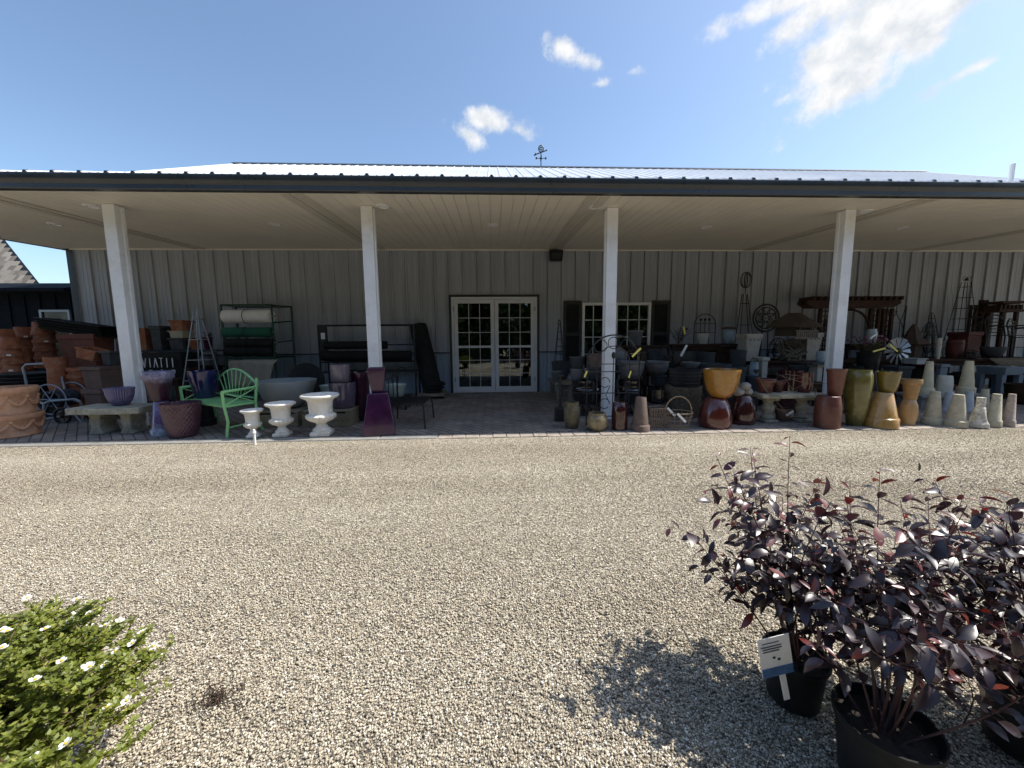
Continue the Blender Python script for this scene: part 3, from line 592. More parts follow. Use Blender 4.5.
# ------------------------------------------------------------------ pots
PROF = {
 'bowl': [(.42, 0), (.55, .05), (.78, .28), (.92, .6), (.96, .86), (1.0, .9), (1.0, 1)],
 'wide': [(.30, 0), (.5, .08), (.8, .42), (.95, .8), (1.0, .95), (1.0, 1)],
 'taper': [(.66, 0), (.70, .02), (.94, .88), (1.0, .9), (1.0, 1)],
 'soft': [(.6, 0), (.68, .03), (.84, .35), (.95, .75), (.97, .92), (1, .94), (1, 1)],
 'rimmed': [(.62, 0), (.64, .01), (.84, .72), (.98, .74), (1.0, .76), (1.0, .98), (.98, 1)],
 'tall_taper': [(.52, 0), (.55, .01), (.86, .80), (.93, .81), (1, .83), (1, 1)],
 'cone': [(.42, 0), (.45, .012), (.80, .80), (.93, .815), (1, .83), (1, 1)],
 'flare': [(.50, 0), (.53, .01), (.90, .72), (.95, .73), (1, .76), (1, 1)],
 'neck': [(.42, 0), (.44, .02), (.46, .26), (.40, .30), (.52, .36), (.80, .8), (.98, .88), (1, 1)],
 'nest': [(.76, 0), (.78, .01), (.90, .74), (.96, .75), (1, .77), (1, 1)],
 'dome': [(.52, 0), (.60, .02), (.80, .22), (.94, .5), (1.0, .8), (.98, .93), (.93, 1)],
 'round': [(.56, 0), (.64, .02), (.9, .25), (1.0, .5), (.93, .75), (.76, .92), (.80, .95), (.80, 1)],
 'jar': [(.70, 0), (.78, .03), (.94, .3), (1, .6), (.93, .82), (.80, .9), (.84, .95), (.84, 1)],
 'cyl': [(.84, 0), (.88, .02), (.97, .5), (1, .92), (1, 1)],
 'vase': [(.55, 0), (.6, .01), (.82, .3), (.97, .62), (1.0, .8), (.95, .93), (.86, .96), (.88, 1)],
 'barrel': [(.78, 0), (.84, .02), (.96, .3), (1, .55), (.96, .85), (.97, .9), (.97, 1)],
 'square': [(.78, 0), (.97, .86), (1, .87), (1, 1)],
 'squareflare': [(.62, 0), (.66, .03), (.92, .62), (1.0, .86), (1.0, 1)],
 'urnbig': [(.5, 0), (.52, .06), (.40, .12), (.62, .3), (.9, .55), (.8, .8), (.98, .93), (1, 1)],
 'ringed': [(.8, 0), (.86, .04), (.97, .3), (.99, .48), (1.02, .5), (.98, .53), (1.02, .6), (.98, .63), (.94, .8), (1, .86), (1, 1)],
}
def pot_mesh(prof, r, h, flip=False, n=40, th=.016, mod=None, square=False):
    P = PROF[prof]; mxr = max(a for a, b in P); pts = [(a/mxr*r, b*h) for a, b in P]
    if mod:
        q = [pts[0]]
        for (a0, b0), (a1, b1) in zip(pts, pts[1:]):
            k = max(1, int((b1-b0)/h*44)); q += [(a0+(a1-a0)*i/k, b0+(b1-b0)*i/k) for i in range(1, k+1)]
        pts = q
    th = min(th, r*.12); rt = pts[-1][0]; rb = pts[0][0]
    ins = [(rt-th, h)] + [(max(.01, a/mxr*r-th*1.2), b*h) for a, b in reversed(P) if .22 < b < .9] + [(max(.01, rb*.8), max(.2*h, .03))]
    pts = pts + ins
    if flip: pts = [(a, h-b) for a, b in pts]
    mb = MB()
    if square: mb.lathe([(a*1.2, b) for a, b in pts], 4, rot0=math.pi/4, mod=mod)
    else: mb.lathe(pts, n, mod=mod)
    return mb
class Spot: pass
def span(cx, wpx, Y):
    """centre and radius of the upright round thing at depth Y that fills wpx pixels"""
    r0, r1 = ray(cx-wpx/2, 405), ray(cx+wpx/2, 405); a0 = math.atan2(r0[0], r0[1]); a1 = math.atan2(r1[0], r1[1]); am = (a0+a1)/2
    return Y*math.tan(am), Y/math.cos(am)*math.sin((a1-a0)/2)*.985
def pot(name, cat, label, cx, top, base, wpx, prof, m, Y=None, on=None, flip=False, group=None, square=False, mod=None, rz=0, z0=None, dY=0, n=40, th=.016, tilt=None, yfix=None):
    """stand a pot: base on the ground at its picture foot, or at depth Y on z0, or on another pot"""
    if on is not None: Yc = on.Y+dY; z = on.top if z0 is None else z0
    elif Y is not None: Yc = Y; z = 0 if z0 is None else z0
    else:
        g0 = ground(cx, base).y; r0 = span(cx, wpx, g0)[1]; Yc = g0 + r0*.75; z = 0
    xc, r = span(cx, wpx, Yc); a = at(cx, top, Yc); a.x = xc; h = max(.05, a.z - z)
    pb = at(cx, base, Yc)
    o = pot_mesh(prof, r, h, flip, n, th, mod, square).build(name, m, smooth=True, angle=50 if not square else 25, bevel=.008 if square else 0)
    xb = (a.x+at(cx, min(base, top+300), Yc).x)/2
    o.location = (a.x, Yc, z); o.rotation_euler[2] = rz
    if tilt: o.rotation_euler[1] = tilt
    tag(o, label, cat, group)
    s = Spot(); s.Y = Yc; s.top = z+h; s.x = a.x; s.r = r; s.o = o; s.h = h; s.z = z; return s
def fluted(n, a): return lambda t, z: 1+a*abs(math.cos(n*t/2))
def dimple(n, a): return lambda t, z: 1+a*math.sin(n*t+z*30)*math.sin(n*t-z*30)

# ---- left: carved terracotta planters
def carved_planter(cx, top, base, wpx, label, on=None, z0=0, Y=None):
    Yc = Y; xc, r = span(cx, wpx, Yc); a = at(cx, top, Yc); a.x = xc; h = a.z-z0
    o = thing('carved_planter', label, 'planter', (a.x, Yc, z0), 'carved terracotta planters at the corner')
    pts = [(.80, 0), (.86, .03), (.83, .1), (.86, .3), (.92, .72), (.98, .78), (1, .84), (1, .97), (.97, 1), (.90, 1), (.86, .8), (.7, .25)]
    t = MB(); t.lathe([(p*r, q*h) for p, q in pts], 56); t.build('bowl', 'terracotta_pale', o)
    t = MB(); ns = 9
    for i in range(ns):
        a0 = 2*math.pi*i/ns; q = []
        for k in range(9):
            aa = a0 + 2*math.pi/ns*k/8; zz = h*(.66-.3*math.sin(math.pi*k/8)); rr = r*(.905-.02*math.sin(math.pi*k/8))
            q.append((rr*math.cos(aa), rr*math.sin(aa), zz))
        t.tube(q, [.012+.012*math.sin(math.pi*k/8) for k in range(9)], 6)
        t.ball((.905*r*math.cos(a0), .905*r*math.sin(a0), h*.66), .026, 8)
        for j in range(5):
            aa = a0+.25+j*.06; t.ball((.885*r*math.cos(aa), .885*r*math.sin(aa), h*(.4+.06*math.sin(j*2))), .016, 6)
    t.build('garland', 'terracotta_pale', o); return o, z0+h
Yc = ground(20, 439).y+.22
c1, zt_ = carved_planter(6, 413.5, 438, 78, 'lower of two pale carved terracotta planters, leaf garland, at the left patio edge', Y=Yc)
c2, zt_ = carved_planter(6, 387, 413, 74, 'upper of two pale carved terracotta planters, swag garland, at the left patio edge', Y=Yc, z0=zt_-.01)

# ---- nested terracotta stacks
ORD = ['topmost', 'second', 'third', 'fourth', 'fifth', 'sixth', 'seventh', 'eighth', 'ninth', 'tenth', 'eleventh', 'twelfth']
def nested(cx, top, ztop, wpx, Y, n, zb, where, m='terracotta', lean=0.0, flip=True, h=None):
    r = span(cx, wpx, Y)[1]; zt = at(cx, top, Y).z if ztop is None else ztop; h = h or r*1.5; dz = (zt-h-zb)/max(1, n-1)
    me = None; xb = at(cx, top, Y).x
    for i in range(n):
        if me is None:
            o = pot_mesh('nest', r, h, flip, 32, .006).build('clay_pot', m, angle=50); me = o.data
        else:
            o = o0.copy(); COL.objects.link(o)
        if i == 0: o0 = o
        z = zt-h-i*dz; o.location = (xb+lean*(z-zb)+random.uniform(-.006, .006), Y+random.uniform(-.006, .006), z); o.rotation_euler = (random.uniform(-.015, .015), lean*.5, random.uniform(0, 6))
        s = ORD[i] + ' terracotta pot' if i < n-1 else 'lowest terracotta pot'
        if i % 2 == (n % 2):
            o.rotation_euler = (0, lean*.5, 0); az = math.atan2(-Y, -xb)+random.uniform(-.3, .3); t = MB(); t.box((r*.985*math.cos(az), r*.985*math.sin(az), h*(.14 if flip else .86)), (.006, .05, .03), az); t.build('price_sticker', 'white_tag', o)
        tag(o, s+' in the nested '+where, 'pot', 'nested terracotta pots in the stacks at left')
bx_ = []
def plain_table(name, label, x0, x1, y0, y1, z, m='grey_wood', leg=.06, shelf=None, cat='table', group=None, thick=.04, bevel=.004):
    o = thing(name, label, cat, ((x0+x1)/2, (y0+y1)/2, 0), group); w_, d2 = x1-x0, y1-y0
    t = MB(); nb = max(2, int(d2/.14))
    for i in range(nb): t.box((random.uniform(-.006, .006), -d2/2+(i+.5)*d2/nb, z-thick/2), (w_, d2/nb-.008, thick))
    t.build('tabletop', m, o, bevel=bevel)
    for sx in (-1, 1):
        for sy in (-1, 1):
            t = MB(); t.box((sx*(w_/2-leg), sy*(d2/2-leg), (z-thick)/2), (leg, leg, z-thick)); t.build('leg', m, o, bevel=.003)
    t = MB(); t.box((0, -d2/2+leg, z-thick-.05), (w_-leg*2, .025, .09)); t.box((0, d2/2-leg, z-thick-.05), (w_-leg*2, .025, .09)); t.build('rail', m, o)
    if shelf: t = MB(); t.box((0, 0, shelf), (w_-leg, d2-leg*.5, .03)); t.build('shelf', m, o)
    return o
Yt = 7.6
zA = at(25, 385, 7.3).z
plain_table('low_table', 'low grey wooden table carrying nested pots behind the carved planters', -9.05, -7.9, 7.0, 8.2, .30)
nested(4, 329, None, 30, 7.5, 7, .32, 'tall stack at the far left edge', lean=-.03)
nested(9, 337, None, 26, 7.15, 7, .32, 'stack second from left, in front of the tall one', lean=.02)
nested(22, 327, None, 24, 7.9, 6, .32, 'stack beside the tall one, right of it at left', m='terracotta')
plain_table('high_table', 'grey wooden table under the stacked terracotta pots and trays at left', -7.85, -6.75, 7.3, 8.6, .72)
nested(41, 322, None, 27, 7.9, 5, .74, 'stack with white price stickers on a table', lean=.03)
pot('clay_pot', 'pot', 'single terracotta pot standing right of the stickered stack', 31, 346, 365, 17, 'rimmed', 'terracotta', Y=7.45, z0=.74, flip=True)
for i in range(5):
    o = MB(); o.lathe([(.30, 0), (.33, .01), (.38, .045), (.40, .05), (.40, .058), (.37, .055), (.31, .02)], 32); o = o.build('plastic_tray', 'slate_plastic' if i != 1 else 'black_plastic'); p = at(39, 383-i*5.2, 6.9)
    o.location = (p.x+random.uniform(-.02, .02), 6.75, .43+i*.06); tag(o, (['lowest', 'second lowest', 'middle', 'second highest', 'topmost'][i])+' round dark plastic saucer in the stack behind the hose cart', 'saucer', 'dark plastic saucers in a stack')
plain_table('crate_stand', 'low dark wooden stand under the stack of round saucers', at(39, 380, 6.75).x-.42, at(39, 380, 6.75).x+.42, 6.35, 7.15, .43, 'brown_wood')
t = MB(); t.trough((0, 0, 0), (.66, .3), (.75, .36), .10); p = at(14, 384, 6.5); o = t.build('window_box', 'terracotta_dark', loc=(p.x, 6.6, .30), smooth=False); tag(o, 'flat red plastic tray lying beside the dark saucers at left', 'tray')
plain_table('slat_bench', 'small wooden stand under the flat red tray at left', p.x-.4, p.x+.4, 6.35, 6.85, .30, 'brown_wood')
pot('clay_urn', 'urn', 'tall terracotta urn with flared rim behind the hose cart', 62, 357, 412, 27, 'urnbig', 'terracotta', Y=6.45)
for i in range(6):
    o = pot_mesh('nest', .19, .26, False, 32, .006).build('clay_pot', 'terracotta', angle=50) if i == 0 else o_.copy()
    if i == 0: o_ = o
    else: COL.objects.link(o)
    p = at(81, 360, 6.6); o.location = (p.x, 6.6, i*.112); o.rotation_euler[2] = i
    tag(o, ['lowest', 'second lowest', 'third lowest', 'third highest', 'second highest', 'topmost'][i]+' rimmed terracotta pot in the nested column right of the tall urn', 'pot', 'nested terracotta pots right of the urn')
def trough(name, label, cx, top, base, wpx, m, Y, z0, dep=.35, rz=0, tilt=None, cat='planter', group=None, flare=.9):
    p = at(cx, (top+base)/2, Y); tn = abs(p.x)/Y; dep = min(dep, .8*wpx*Y/F/max(tn, .3)) if tn > .4 else dep; w_ = max(.12, wpx*Y/F - dep*tn*.6); h = at(cx, top, Y).z-z0; p.x -= math.copysign(dep*tn*.15, p.x)
    t = MB(); t.trough((0, 0, 0), (w_*flare-.04, dep*flare-.04), (w_-.04, dep-.04), h); o = t.build(name, m, smooth=False, bevel=.008); o.location = (p.x, Y, z0); o.rotation_euler[2] = rz
    if tilt: o.rotation_euler[1] = tilt
    tag(o, label, cat, group); s = Spot(); s.Y = Y; s.top = z0+h; s.x = p.x; s.o = o; s.h = h; s.r = w_/2; s.z = z0; return s
b1 = trough('square_planter', 'lower grey-brown square planter behind the left stone bench', 102, 387.5, 412, 34, 'brown_clay', 6.35, 0, .5)
b2 = trough('square_planter', 'upper grey-brown square planter stacked behind the left stone bench', 101, 366, 387, 36, 'brown_clay', 6.35, b1.top-.004, .5)
b3 = trough('planter_box', 'terracotta box lying tilted on the grey-brown planters', 88, 348.5, 362, 30, 'terracotta', 6.5, b2.top+.105, .35, rz=.15, tilt=R(17))
b4 = trough('planter_box', 'small dark grey planter box left of the leftmost post', 110, 351, 365, 19, 'charcoal_pot', 6.5, b2.top+.002, .3)
plain_table('long_table', 'dark wooden table holding a long brown trough behind the left post', -6.7, -5.75, 7.5, 8.5, .72, 'brown_wood')
b5 = trough('long_trough', 'long dark reddish brown trough on the table left of the leftmost post', 84, 334, 351, 46, 'terracotta_dark', 7.9, .72, .45)
# stack of black nursery trays leaning
o = thing('tray_stack', 'slanted stack of black plastic trays on the long brown trough', 'trays', at(82, 334, 7.9) + Vector((0, 0, .01)), None)
for i in range(4):
    t = MB(); t.trough((-.02*i, .0, .05*i), (1.0, .4), (1.08, .46), .055, .012); c = t.build('tray', 'black_plastic', o, smooth=False)
o.rotation_euler = (0, R(9), R(4))
# ---- hose reel cart
Yh = ground(62, 424).y+.25
o = thing('hose_cart', 'grey steel tube hose reel cart beside the carved planters', 'hose cart', (at(64, 420, Yh).x, Yh, 0))
def loc(px, py, dy=0): q = at(px, py, Yh+dy); return q - o.location
t = MB(); r_ = .016
def roundrect(pts): return pts
t.tube([loc(29, 396, .15), loc(24, 372, .2), loc(23, 368, .2), loc(26, 364.5, .2), loc(55, 363, .2), loc(59, 365, .2), loc(63, 382, .15), loc(67, 398, .05)], r_, 8)
t.tube([loc(46, 432, -.2), loc(43.5, 410, -.18), loc(44, 404, -.18), loc(48, 401.5, -.18), loc(75, 399, -.18), loc(80, 401, -.18), loc(81.5, 406, -.15), loc(83, 424, -.1)], r_, 8)
t.tube([loc(45, 419, -.19), loc(72, 414.5, -.19)], r_*.8, 8); t.tube([loc(29, 396, .15), loc(44, 404, -.18)], r_, 8); t.tube([loc(67, 398, .05), loc(80, 402, -.18)], r_, 8); t.tube([loc(60, 398, -.05), loc(82, 423, -.1)], r_, 8)
t.build('frame', 'steel_tube', o)
t = MB(); c = loc(62, 398, 0)
for dy in (-.16, .16): t.tube([c+Vector((.23*math.cos(a), dy, .23*math.sin(a))) for a in [2*math.pi*i/28 for i in range(28)]], .010, 6, True)
for a in range(0, 360, 90): t.tube([c+Vector((.1*math.cos(R(a)), -.16, .1*math.sin(R(a)))), c+Vector((.1*math.cos(R(a)), .16, .1*math.sin(R(a))))], .008, 5)
for a in range(0, 360, 60): t.tube([c+Vector((0, -.16, 0)), c+Vector((.23*math.cos(R(a)), -.16, .23*math.sin(R(a))))], .007, 6)
t.build('reel', 'steel_tube', o)
t = MB()
for k in range(7): t.tube([c+Vector(((.12+.008*(k % 2))*math.cos(a), -.13+.043*k, (.11+.008*(k % 2))*math.sin(a))) for a in [2*math.pi*i/20 for i in range(20)]], .022, 6, True)
t.build('hose', 'slate_plastic', o)
for dx in (.13,):
    for dy in (-.2, .22):
        t = MB(); t.tube([Vector((.2+.11*math.cos(a), dy, .115+.11*math.sin(a))) for a in [2*math.pi*i/24 for i in range(24)]], .018, 8, True); t.ball((.2, dy, .115), .03, 8)
        for a in range(0, 360, 72): t.tube([(.2, dy, .115), (.2+.11*math.cos(R(a)), dy, .115+.11*math.sin(R(a)))], .006, 5)
        t.build('wheel', 'black_plastic', o)
# ---- left stone bench
def stone_bench(label, x0, x1, Y, zt, leg_w, m='bench_stone', th=.085, dep=.42, curved=True, turned=False):
    o = thing('stone_bench', label, 'bench', ((x0+x1)/2, Y, 0)); L_ = x1-x0
    t = MB(); n = 18; ring = []
    pf = [(-.5, 0), (-.5, .55), (-.47, .8), (-.45, 1)]
    poly = []
    for i in range(n+1): u = -.5+i/n; poly.append((u*L_, -dep/2 - (.035 if curved else 0)*(1-4*u*u)))
    for i in range(n+1): u = .5-i/n; poly.append((u*L_, dep/2 - (.035 if curved else 0)*(1-4*u*u)))
    poly = [(a+random.uniform(-.004, .004), b+random.uniform(-.004, .004)) for a, b in poly]
    t.prism([(a, b, zt-th) for a, b in poly], 0, (0, 0, th)); t.build('seat', m, o, smooth=False, bevel=.014)
    for s in (-1, 1):
        t = MB(); w_ = leg_w; x = s*(L_/2-.26)
        f = [(-.5, 0), (.5, 0), (.5, .1), (.36, .22), (.30, .4), (.42, .62), (.36, .8), (.48, .9), (.48, 1), (-.48, 1), (-.48, .9), (-.36, .8), (-.42, .62), (-.30, .4), (-.36, .22), (-.5, .1)]
        if turned:
            hh = zt-th; x = s*(L_/2-.2); t.box((x, 0, hh*.06), (.2, .22, hh*.12)); t.box((x, 0, hh*.94), (.2, .22, hh*.118)); t.lathe([(.07, hh*.12), (.09, hh*.2), (.055, hh*.3), (.085, hh*.5), (.09, hh*.6), (.055, hh*.76), (.08, hh*.88)], 20, (x, 0, 0))
        else: t.prism([(x+a*w_, -.12, b*(zt-th)) for a, b in f], 0, (0, .24, 0))
        t.build('leg', m, o, angle=30, bevel=.012)
    return o
Yb = ground(100, 436).y+.2
zb_ = at(110, 405.5, Yb).z
stone_bench('weathered grey stone bench beside the leftmost post', at(81, 404, Yb).x, at(152, 404, Yb).x, Yb, zb_, .17)
sB = pot('ribbed_bowl', 'pot', 'lavender blue ribbed bowl on the left stone bench', 121, 387.5, 405, 31, 'bowl', 'lavender', Y=Yb, z0=zb_, mod=fluted(34, .08), n=136)
# ---- pots right of the left post
M['lav_drip'] = drip('lav_drip', (.30, .36, .46), (.13, .10, .24), .12, .4); M['plum_drip'] = drip('plum_drip', (.04, .010, .03), (.20, .19, .30), .62, .74, .3, .2)
p0 = pot('drip_pot', 'pot', 'upturned lavender pot with pale blue foot beside the left stone bench', 161, 400, 436, 30, 'tall_taper', 'lav_drip', flip=True)
pot('rimmed_planter', 'planter', 'plum planter with wide lavender rim on an upturned lavender pot', 160.5, 371, 400, 36, 'rimmed', 'plum_drip', on=p0)
p1 = pot('woven_planter', 'planter', 'plum planter with diamond texture at the patio edge near the green bench', 180, 402.5, 439, 44, 'soft', 'plum_texture', mod=lambda t, z: 1+.05*abs(math.sin(13*t+z*48)*math.sin(13*t-z*48)), n=220)
t = MB(); t.lathe([(p1.r*.85, .0), (.01, .012)], 24); tag(t.build('packing_lid', 'maroon_plum', loc=(p1.x, p1.Y, p1.top-.06)), 'dark plum saucer lying inside the diamond textured planter', 'saucer')
pb0 = pot('nursery_pot', 'pot', 'black plastic pot turned upside down under the cobalt planter', 204, 401, 432, 24, 'rimmed', 'black_plastic', Y=5.75, flip=True)
pot('cobalt_planter', 'planter', 'glossy cobalt blue flared planter behind the green bench', 205.5, 370.5, 402, 32, 'squareflare', 'cobalt', on=pb0, n=40)
# ---- shelves with pots by the wall
SH = thing('wall_shelf', 'grey slatted two-tier shelf holding pots along the wall behind the first post', 'shelf', (at(180, 390, 8.2).x, 8.2, 0))
x0, x1 = at(128, 350, 8.2).x-SH.location.x, at(228, 350, 8.2).x-SH.location.x; z1_, z2_ = at(180, 350, 8.0).z, at(180, 371, 8.0).z
for z in (z1_, z2_):
    t = MB()
    for i in range(5): t.box(((x0+x1)/2, -.28+i*.14, z-.02), (x1-x0, .12, .03))
    t.build('shelf_board', 'slate_plastic', SH)
for x in (x0+.05, (x0+x1)/2, x1-.05):
    for y in (-.32, .32): t = MB(); t.box((x, y, (z1_-.04)/2), (.05, .05, z1_-.04)); t.build('leg', 'slate_plastic', SH)
def shelfpot(*a, **k): return pot(*a, Y=8.05, z0=z1_, **k)
s_ = trough('clay_box', 'terracotta box planter on the upper shelf right of the first post', 143, 328, 349, 21, 'terracotta', 8.05, z1_, .3)
trough('black_planter', 'black square planter on the upper shelf', 160, 326, 349, 19, 'charcoal_pot', 8.05, z1_, .35)
s_ = trough('box_planter', 'lower dark green box planter under a terracotta one on the shelf', 180, 338, 349, 22, 'charcoal_pot', 8.05, z1_, .35)
s2 = trough('box_planter', 'middle moss grey box planter in the three stacked on the shelf', 180, 331, 338, 22, 'stone_pot', 8.05, s_.top, .35)
s3 = trough('clay_box', 'terracotta box planter topping two darker ones on the shelf', 180, 320.5, 331, 21, 'terracotta', 8.05, s2.top, .34)
shelfpot('clay_pot', 'pot', 'small orange terracotta pot on the shelf behind the wire obelisk', 200, 339, 349, 13, 'rimmed', 'terracotta')
q_ = shelfpot('magenta_pot', 'pot', 'magenta pot with a green plant at the right end of the shelf', 214, 337, 349, 11, 'taper', 'maroon_plum')
def sprig(loc_, n, h, spread, m, label, name='leafy_plant', cat='plant', flowers=None, leafL=.07):
    o = thing(name, label, cat, loc_); st = MB(); lf = MB(); fl = MB()
    for i in range(n):
        a = random.uniform(0, 6.28); s = random.uniform(.2, 1)*spread; hh = h*random.uniform(.6, 1)
        tip = Vector((math.cos(a)*s, math.sin(a)*s, hh)); st.tube([(0, 0, 0), tip*.5+Vector((0, 0, hh*.08)), tip], .004, 4)
        for k in range(7):
            q = tip*(.3+.1*k); b = random.uniform(0, 6.28); u = Vector((math.cos(b), math.sin(b), random.uniform(-.3, .6))).normalized(); v = u.cross(Z_).normalized()*leafL*.3
            lf.add([q, q+u*leafL*.5+v, q+u*leafL, q+u*leafL*.5-v], [(0, 1, 2, 3)])
        if flowers: fl.ball(tip, random.uniform(.012, .024), 6)
    st.build('stem', 'bush_stem', o); lf.build('foliage', m, o, smooth=False)
    if flowers: fl.build('blossom', flowers, o)
    return o
sprig((q_.x, q_.Y, q_.top-.08), 10, .2, .12, 'green_leaf', 'small green plant growing in the magenta pot on the shelf')
# crate with pale lettering
pc = at(168, 372, 7.62); o = thing('black_crate', 'black plastic crate with pale worn lettering under the shelf', 'crate', (pc.x, 7.62, z2_-.10))
cw, chh = 40*7.6/F, at(159, 353, 7.4).z-z2_+.10
t = MB(); t.trough((0, .1, 0), (cw-.1, .42), (cw-.06, .48), chh); t.build('body', 'black_plastic', o, smooth=False)
t = MB(); u = cw*.80/7; yy = -.17; y2 = yy-.008
for r0, glyphs in ((.5, ['V', 'I', 'A', 'T', 'I', 'I']), (.26, ['-', 'o', '-', 'I', '-', 'o'])):
    for i, ch in enumerate(glyphs):
        x = -cw*.33+i*u*1.12; z0_ = chh*(r0-.06); hh = chh*(.36 if r0 > .4 else .16)
        segs = {'V': [((-.4, 1), (0, 0)), ((0, 0), (.4, 1))], 'I': [((0, 0), (0, 1)), ], 'A': [((-.4, 0), (0, 1)), ((0, 1), (.4, 0))], 'T': [((-.4, 1), (.4, 1)), ((0, 0), (0, 1))], '-': [((-.4, .5), (.4, .5))], 'o': [((-.3, .1), (.3, .1)), ((-.3, .8), (.3, .8)), ((-.3, .1), (-.3, .8)), ((.3, .1), (.3, .8))]}[ch]
        for (a, b), (c_, d2) in segs: t.tube([(x+a*u*.9, y2, z0_+b*hh), (x+c_*u*.9, y2, z0_+d2*hh)], .008, 5)
t.build('lettering', 'white_tag', o)
plain_table('crate_stand', 'low wooden stand carrying the lettered black crate', pc.x-.42, pc.x+.42, 7.3, 7.95, z2_-.10, 'brown_wood', thick=.03)
pot('clay_bowl', 'bowl', 'shallow terracotta bowl on the lower shelf beside the wire obelisk', 194, 356.5, 372, 20, 'wide', 'tan_clay', Y=7.95, z0=z2_)
# wire obelisk
def obelisk(label, pb, pt_, Y, wb, wt, z0=0, rings=4, m='steel_tube', r=.009, finial=True, name='garden_obelisk', dep=None):
    a = at(pb[0], pb[1], Y); top = at(pt_[0], pt_[1], Y); h = top.z-z0; dx = top.x-a.x
    o = thing(name, label, 'obelisk', (a.x, Y, z0)); t = MB(); d2 = dep or wb
    C = [(-1, -1), (1, -1), (1, 1), (-1, 1)]
    for sx, sy in C: t.tube([(sx*wb/2, sy*d2/2, 0), (dx+sx*wt/2, sy*d2/2*wt/wb, h*.94)], r, 6)
    t.build('uprights', m, o); t = MB()
    for i in range(rings):
        f = (i+.6)/rings*.93; ww = (wb+(wt-wb)*f); dd = ww*d2/wb
        t.tube([(dx*f+sx*ww/2, sy*dd/2, h*f) for sx, sy in C], r*.8, 6, True)
    t.build('hoops', m, o)
    if finial:
        t = MB(); c = Vector((dx, 0, h*.94)); t.ball(c+Vector((0, 0, wt*.4)), wt*.25, 8)
        for s in (-1, 1): t.tube(arc(c+Vector((s*wt*.35, 0, wt*.5)), wt*.35, 0, 300, 10), r*.7, 5)
        t.build('finial', m, o)
    return o
obelisk('tall grey wire obelisk standing behind the cobalt planter', (201, 372), (196, 303), 6.9, .50, .05, 0, 5, finial=False)
# ---- green roll rack
RK = thing('roll_rack', 'dark green metal rack holding rolls of fabric against the wall', 'rack', (at(255, 400, 8.2).x, 8.25, 0))
def rl(px, py, Y=8.25): return at(px, py, Y)-RK.location
ht = at(240, 305, 8.0).z
t = MB(); xa, xb = rl(223, 330, 8.0).x, rl(273, 330, 8.0).x
for x, y in ((xa, -.25), (xb, -.25), (xa, .2), (xb+.16, .2)): t.tube([(x, y, 0), (x, y, ht)], .022, 8)
t.build('upright', 'dark_green_metal', RK); t = MB()
for z in (ht, at(240, 358, 8.0).z, .12): 
    t.tube([(xa, -.25, z), (xb, -.25, z), (xb+.16, .2, z), (xa, .2, z)], .018, 8, True)
t.tube([(xb, -.25, ht-.35), (xb+.16, .2, ht-.3)], .016, 6); t.tube([(xb, -.25, ht-.75), (xb+.16, .2, ht-.7)], .016, 6)
t.tube(arc(((xa+xb)/2-.05, -.25, ht-.12), .12, 200, 340, 8), .014, 6)
t.build('crossbar', 'dark_green_metal', RK); 
for nm, y, rr, mm, xx0, xx1, lab in (('white_roll', 316.5, 6.3, 'white_cloth', 224.5, 272, 'white fabric roll on the top bar of the green rack'), ('green_roll', 332.5, 4.8, 'green_cloth', 224, 272, 'dark green fabric roll, second bar of the green rack'),
                           ('black_roll', 343, 4.3, 'black_cloth', 226, 274, 'upper black fabric roll on the green rack'), ('black_roll', 351.5, 4.6, 'black_cloth', 226, 274, 'lower black fabric roll on the green rack')):
    a, b = at(xx0, y, 8.0), at(xx1, y, 8.0); r0 = rr*8/F; t = MB()
    n = 14; L_ = b.x-a.x
    t.lathe([(r0*.25, 0), (r0*.95, 0), (r0, .02), (r0*1.01, L_*.3), (r0*.97, L_*.5), (r0*1.01, L_*.7), (r0, L_-.02), (r0*.95, L_), (r0*.25, L_)], 28, mx=Matrix.Rotation(R(90), 3, 'Y'))
    o = thing(nm, lab, 'roll', (a.x, 8.0, a.z), 'fabric rolls on the green rack'); t.build('cloth', mm, o)
    t = MB(); t.tube([(-.06, 0, 0), (L_+.06, 0, 0)], .018, 8); t.build('core', 'steel_tube', o)
    t = MB(); t.tube([(L_*.45, (r0+.004)*math.cos(a_), (r0+.004)*math.sin(a_)) for a_ in [2*math.pi*i/24 for i in range(24)]], .006, 5, True); t.build('tie', 'black_plastic', o)
a, b = at(227, 362, 7.9), at(275, 362, 7.9); t = MB(); vs = []; fs = []; nu, nv = 24, 12; zl = at(250, 384, 7.9).z-a.z
for j in range(nv+1):
    for i in range(nu+1):
        v = j/nv; xx = (b.x-a.x)*i/nu*(1-.25*max(0, v-.3)); ang = min(1, v*2)*math.pi/2
        yy = -.10*math.sin(ang)-.03*math.sin(i*.9)*max(0, v-.2); zz = .10*math.cos(ang)-.1 + (v-.5)*2*(zl+.02*math.sin(i*.7)) if v > .5 else .10*math.cos(ang)-.1
        vs.append((xx, yy, zz))
fs = [(j*(nu+1)+i, j*(nu+1)+i+1, (j+1)*(nu+1)+i+1, (j+1)*(nu+1)+i) for j in range(nv) for i in range(nu)]
t.add(vs, fs); o = t.build('draped_cloth', 'beige_cloth', loc=(a.x, 8.02, a.z+.04)); sm = o.modifiers.new('thickness', 'SOLIDIFY'); sm.thickness = .02; tag(o, 'beige fabric draped over the lowest bar of the green rack', 'fabric')
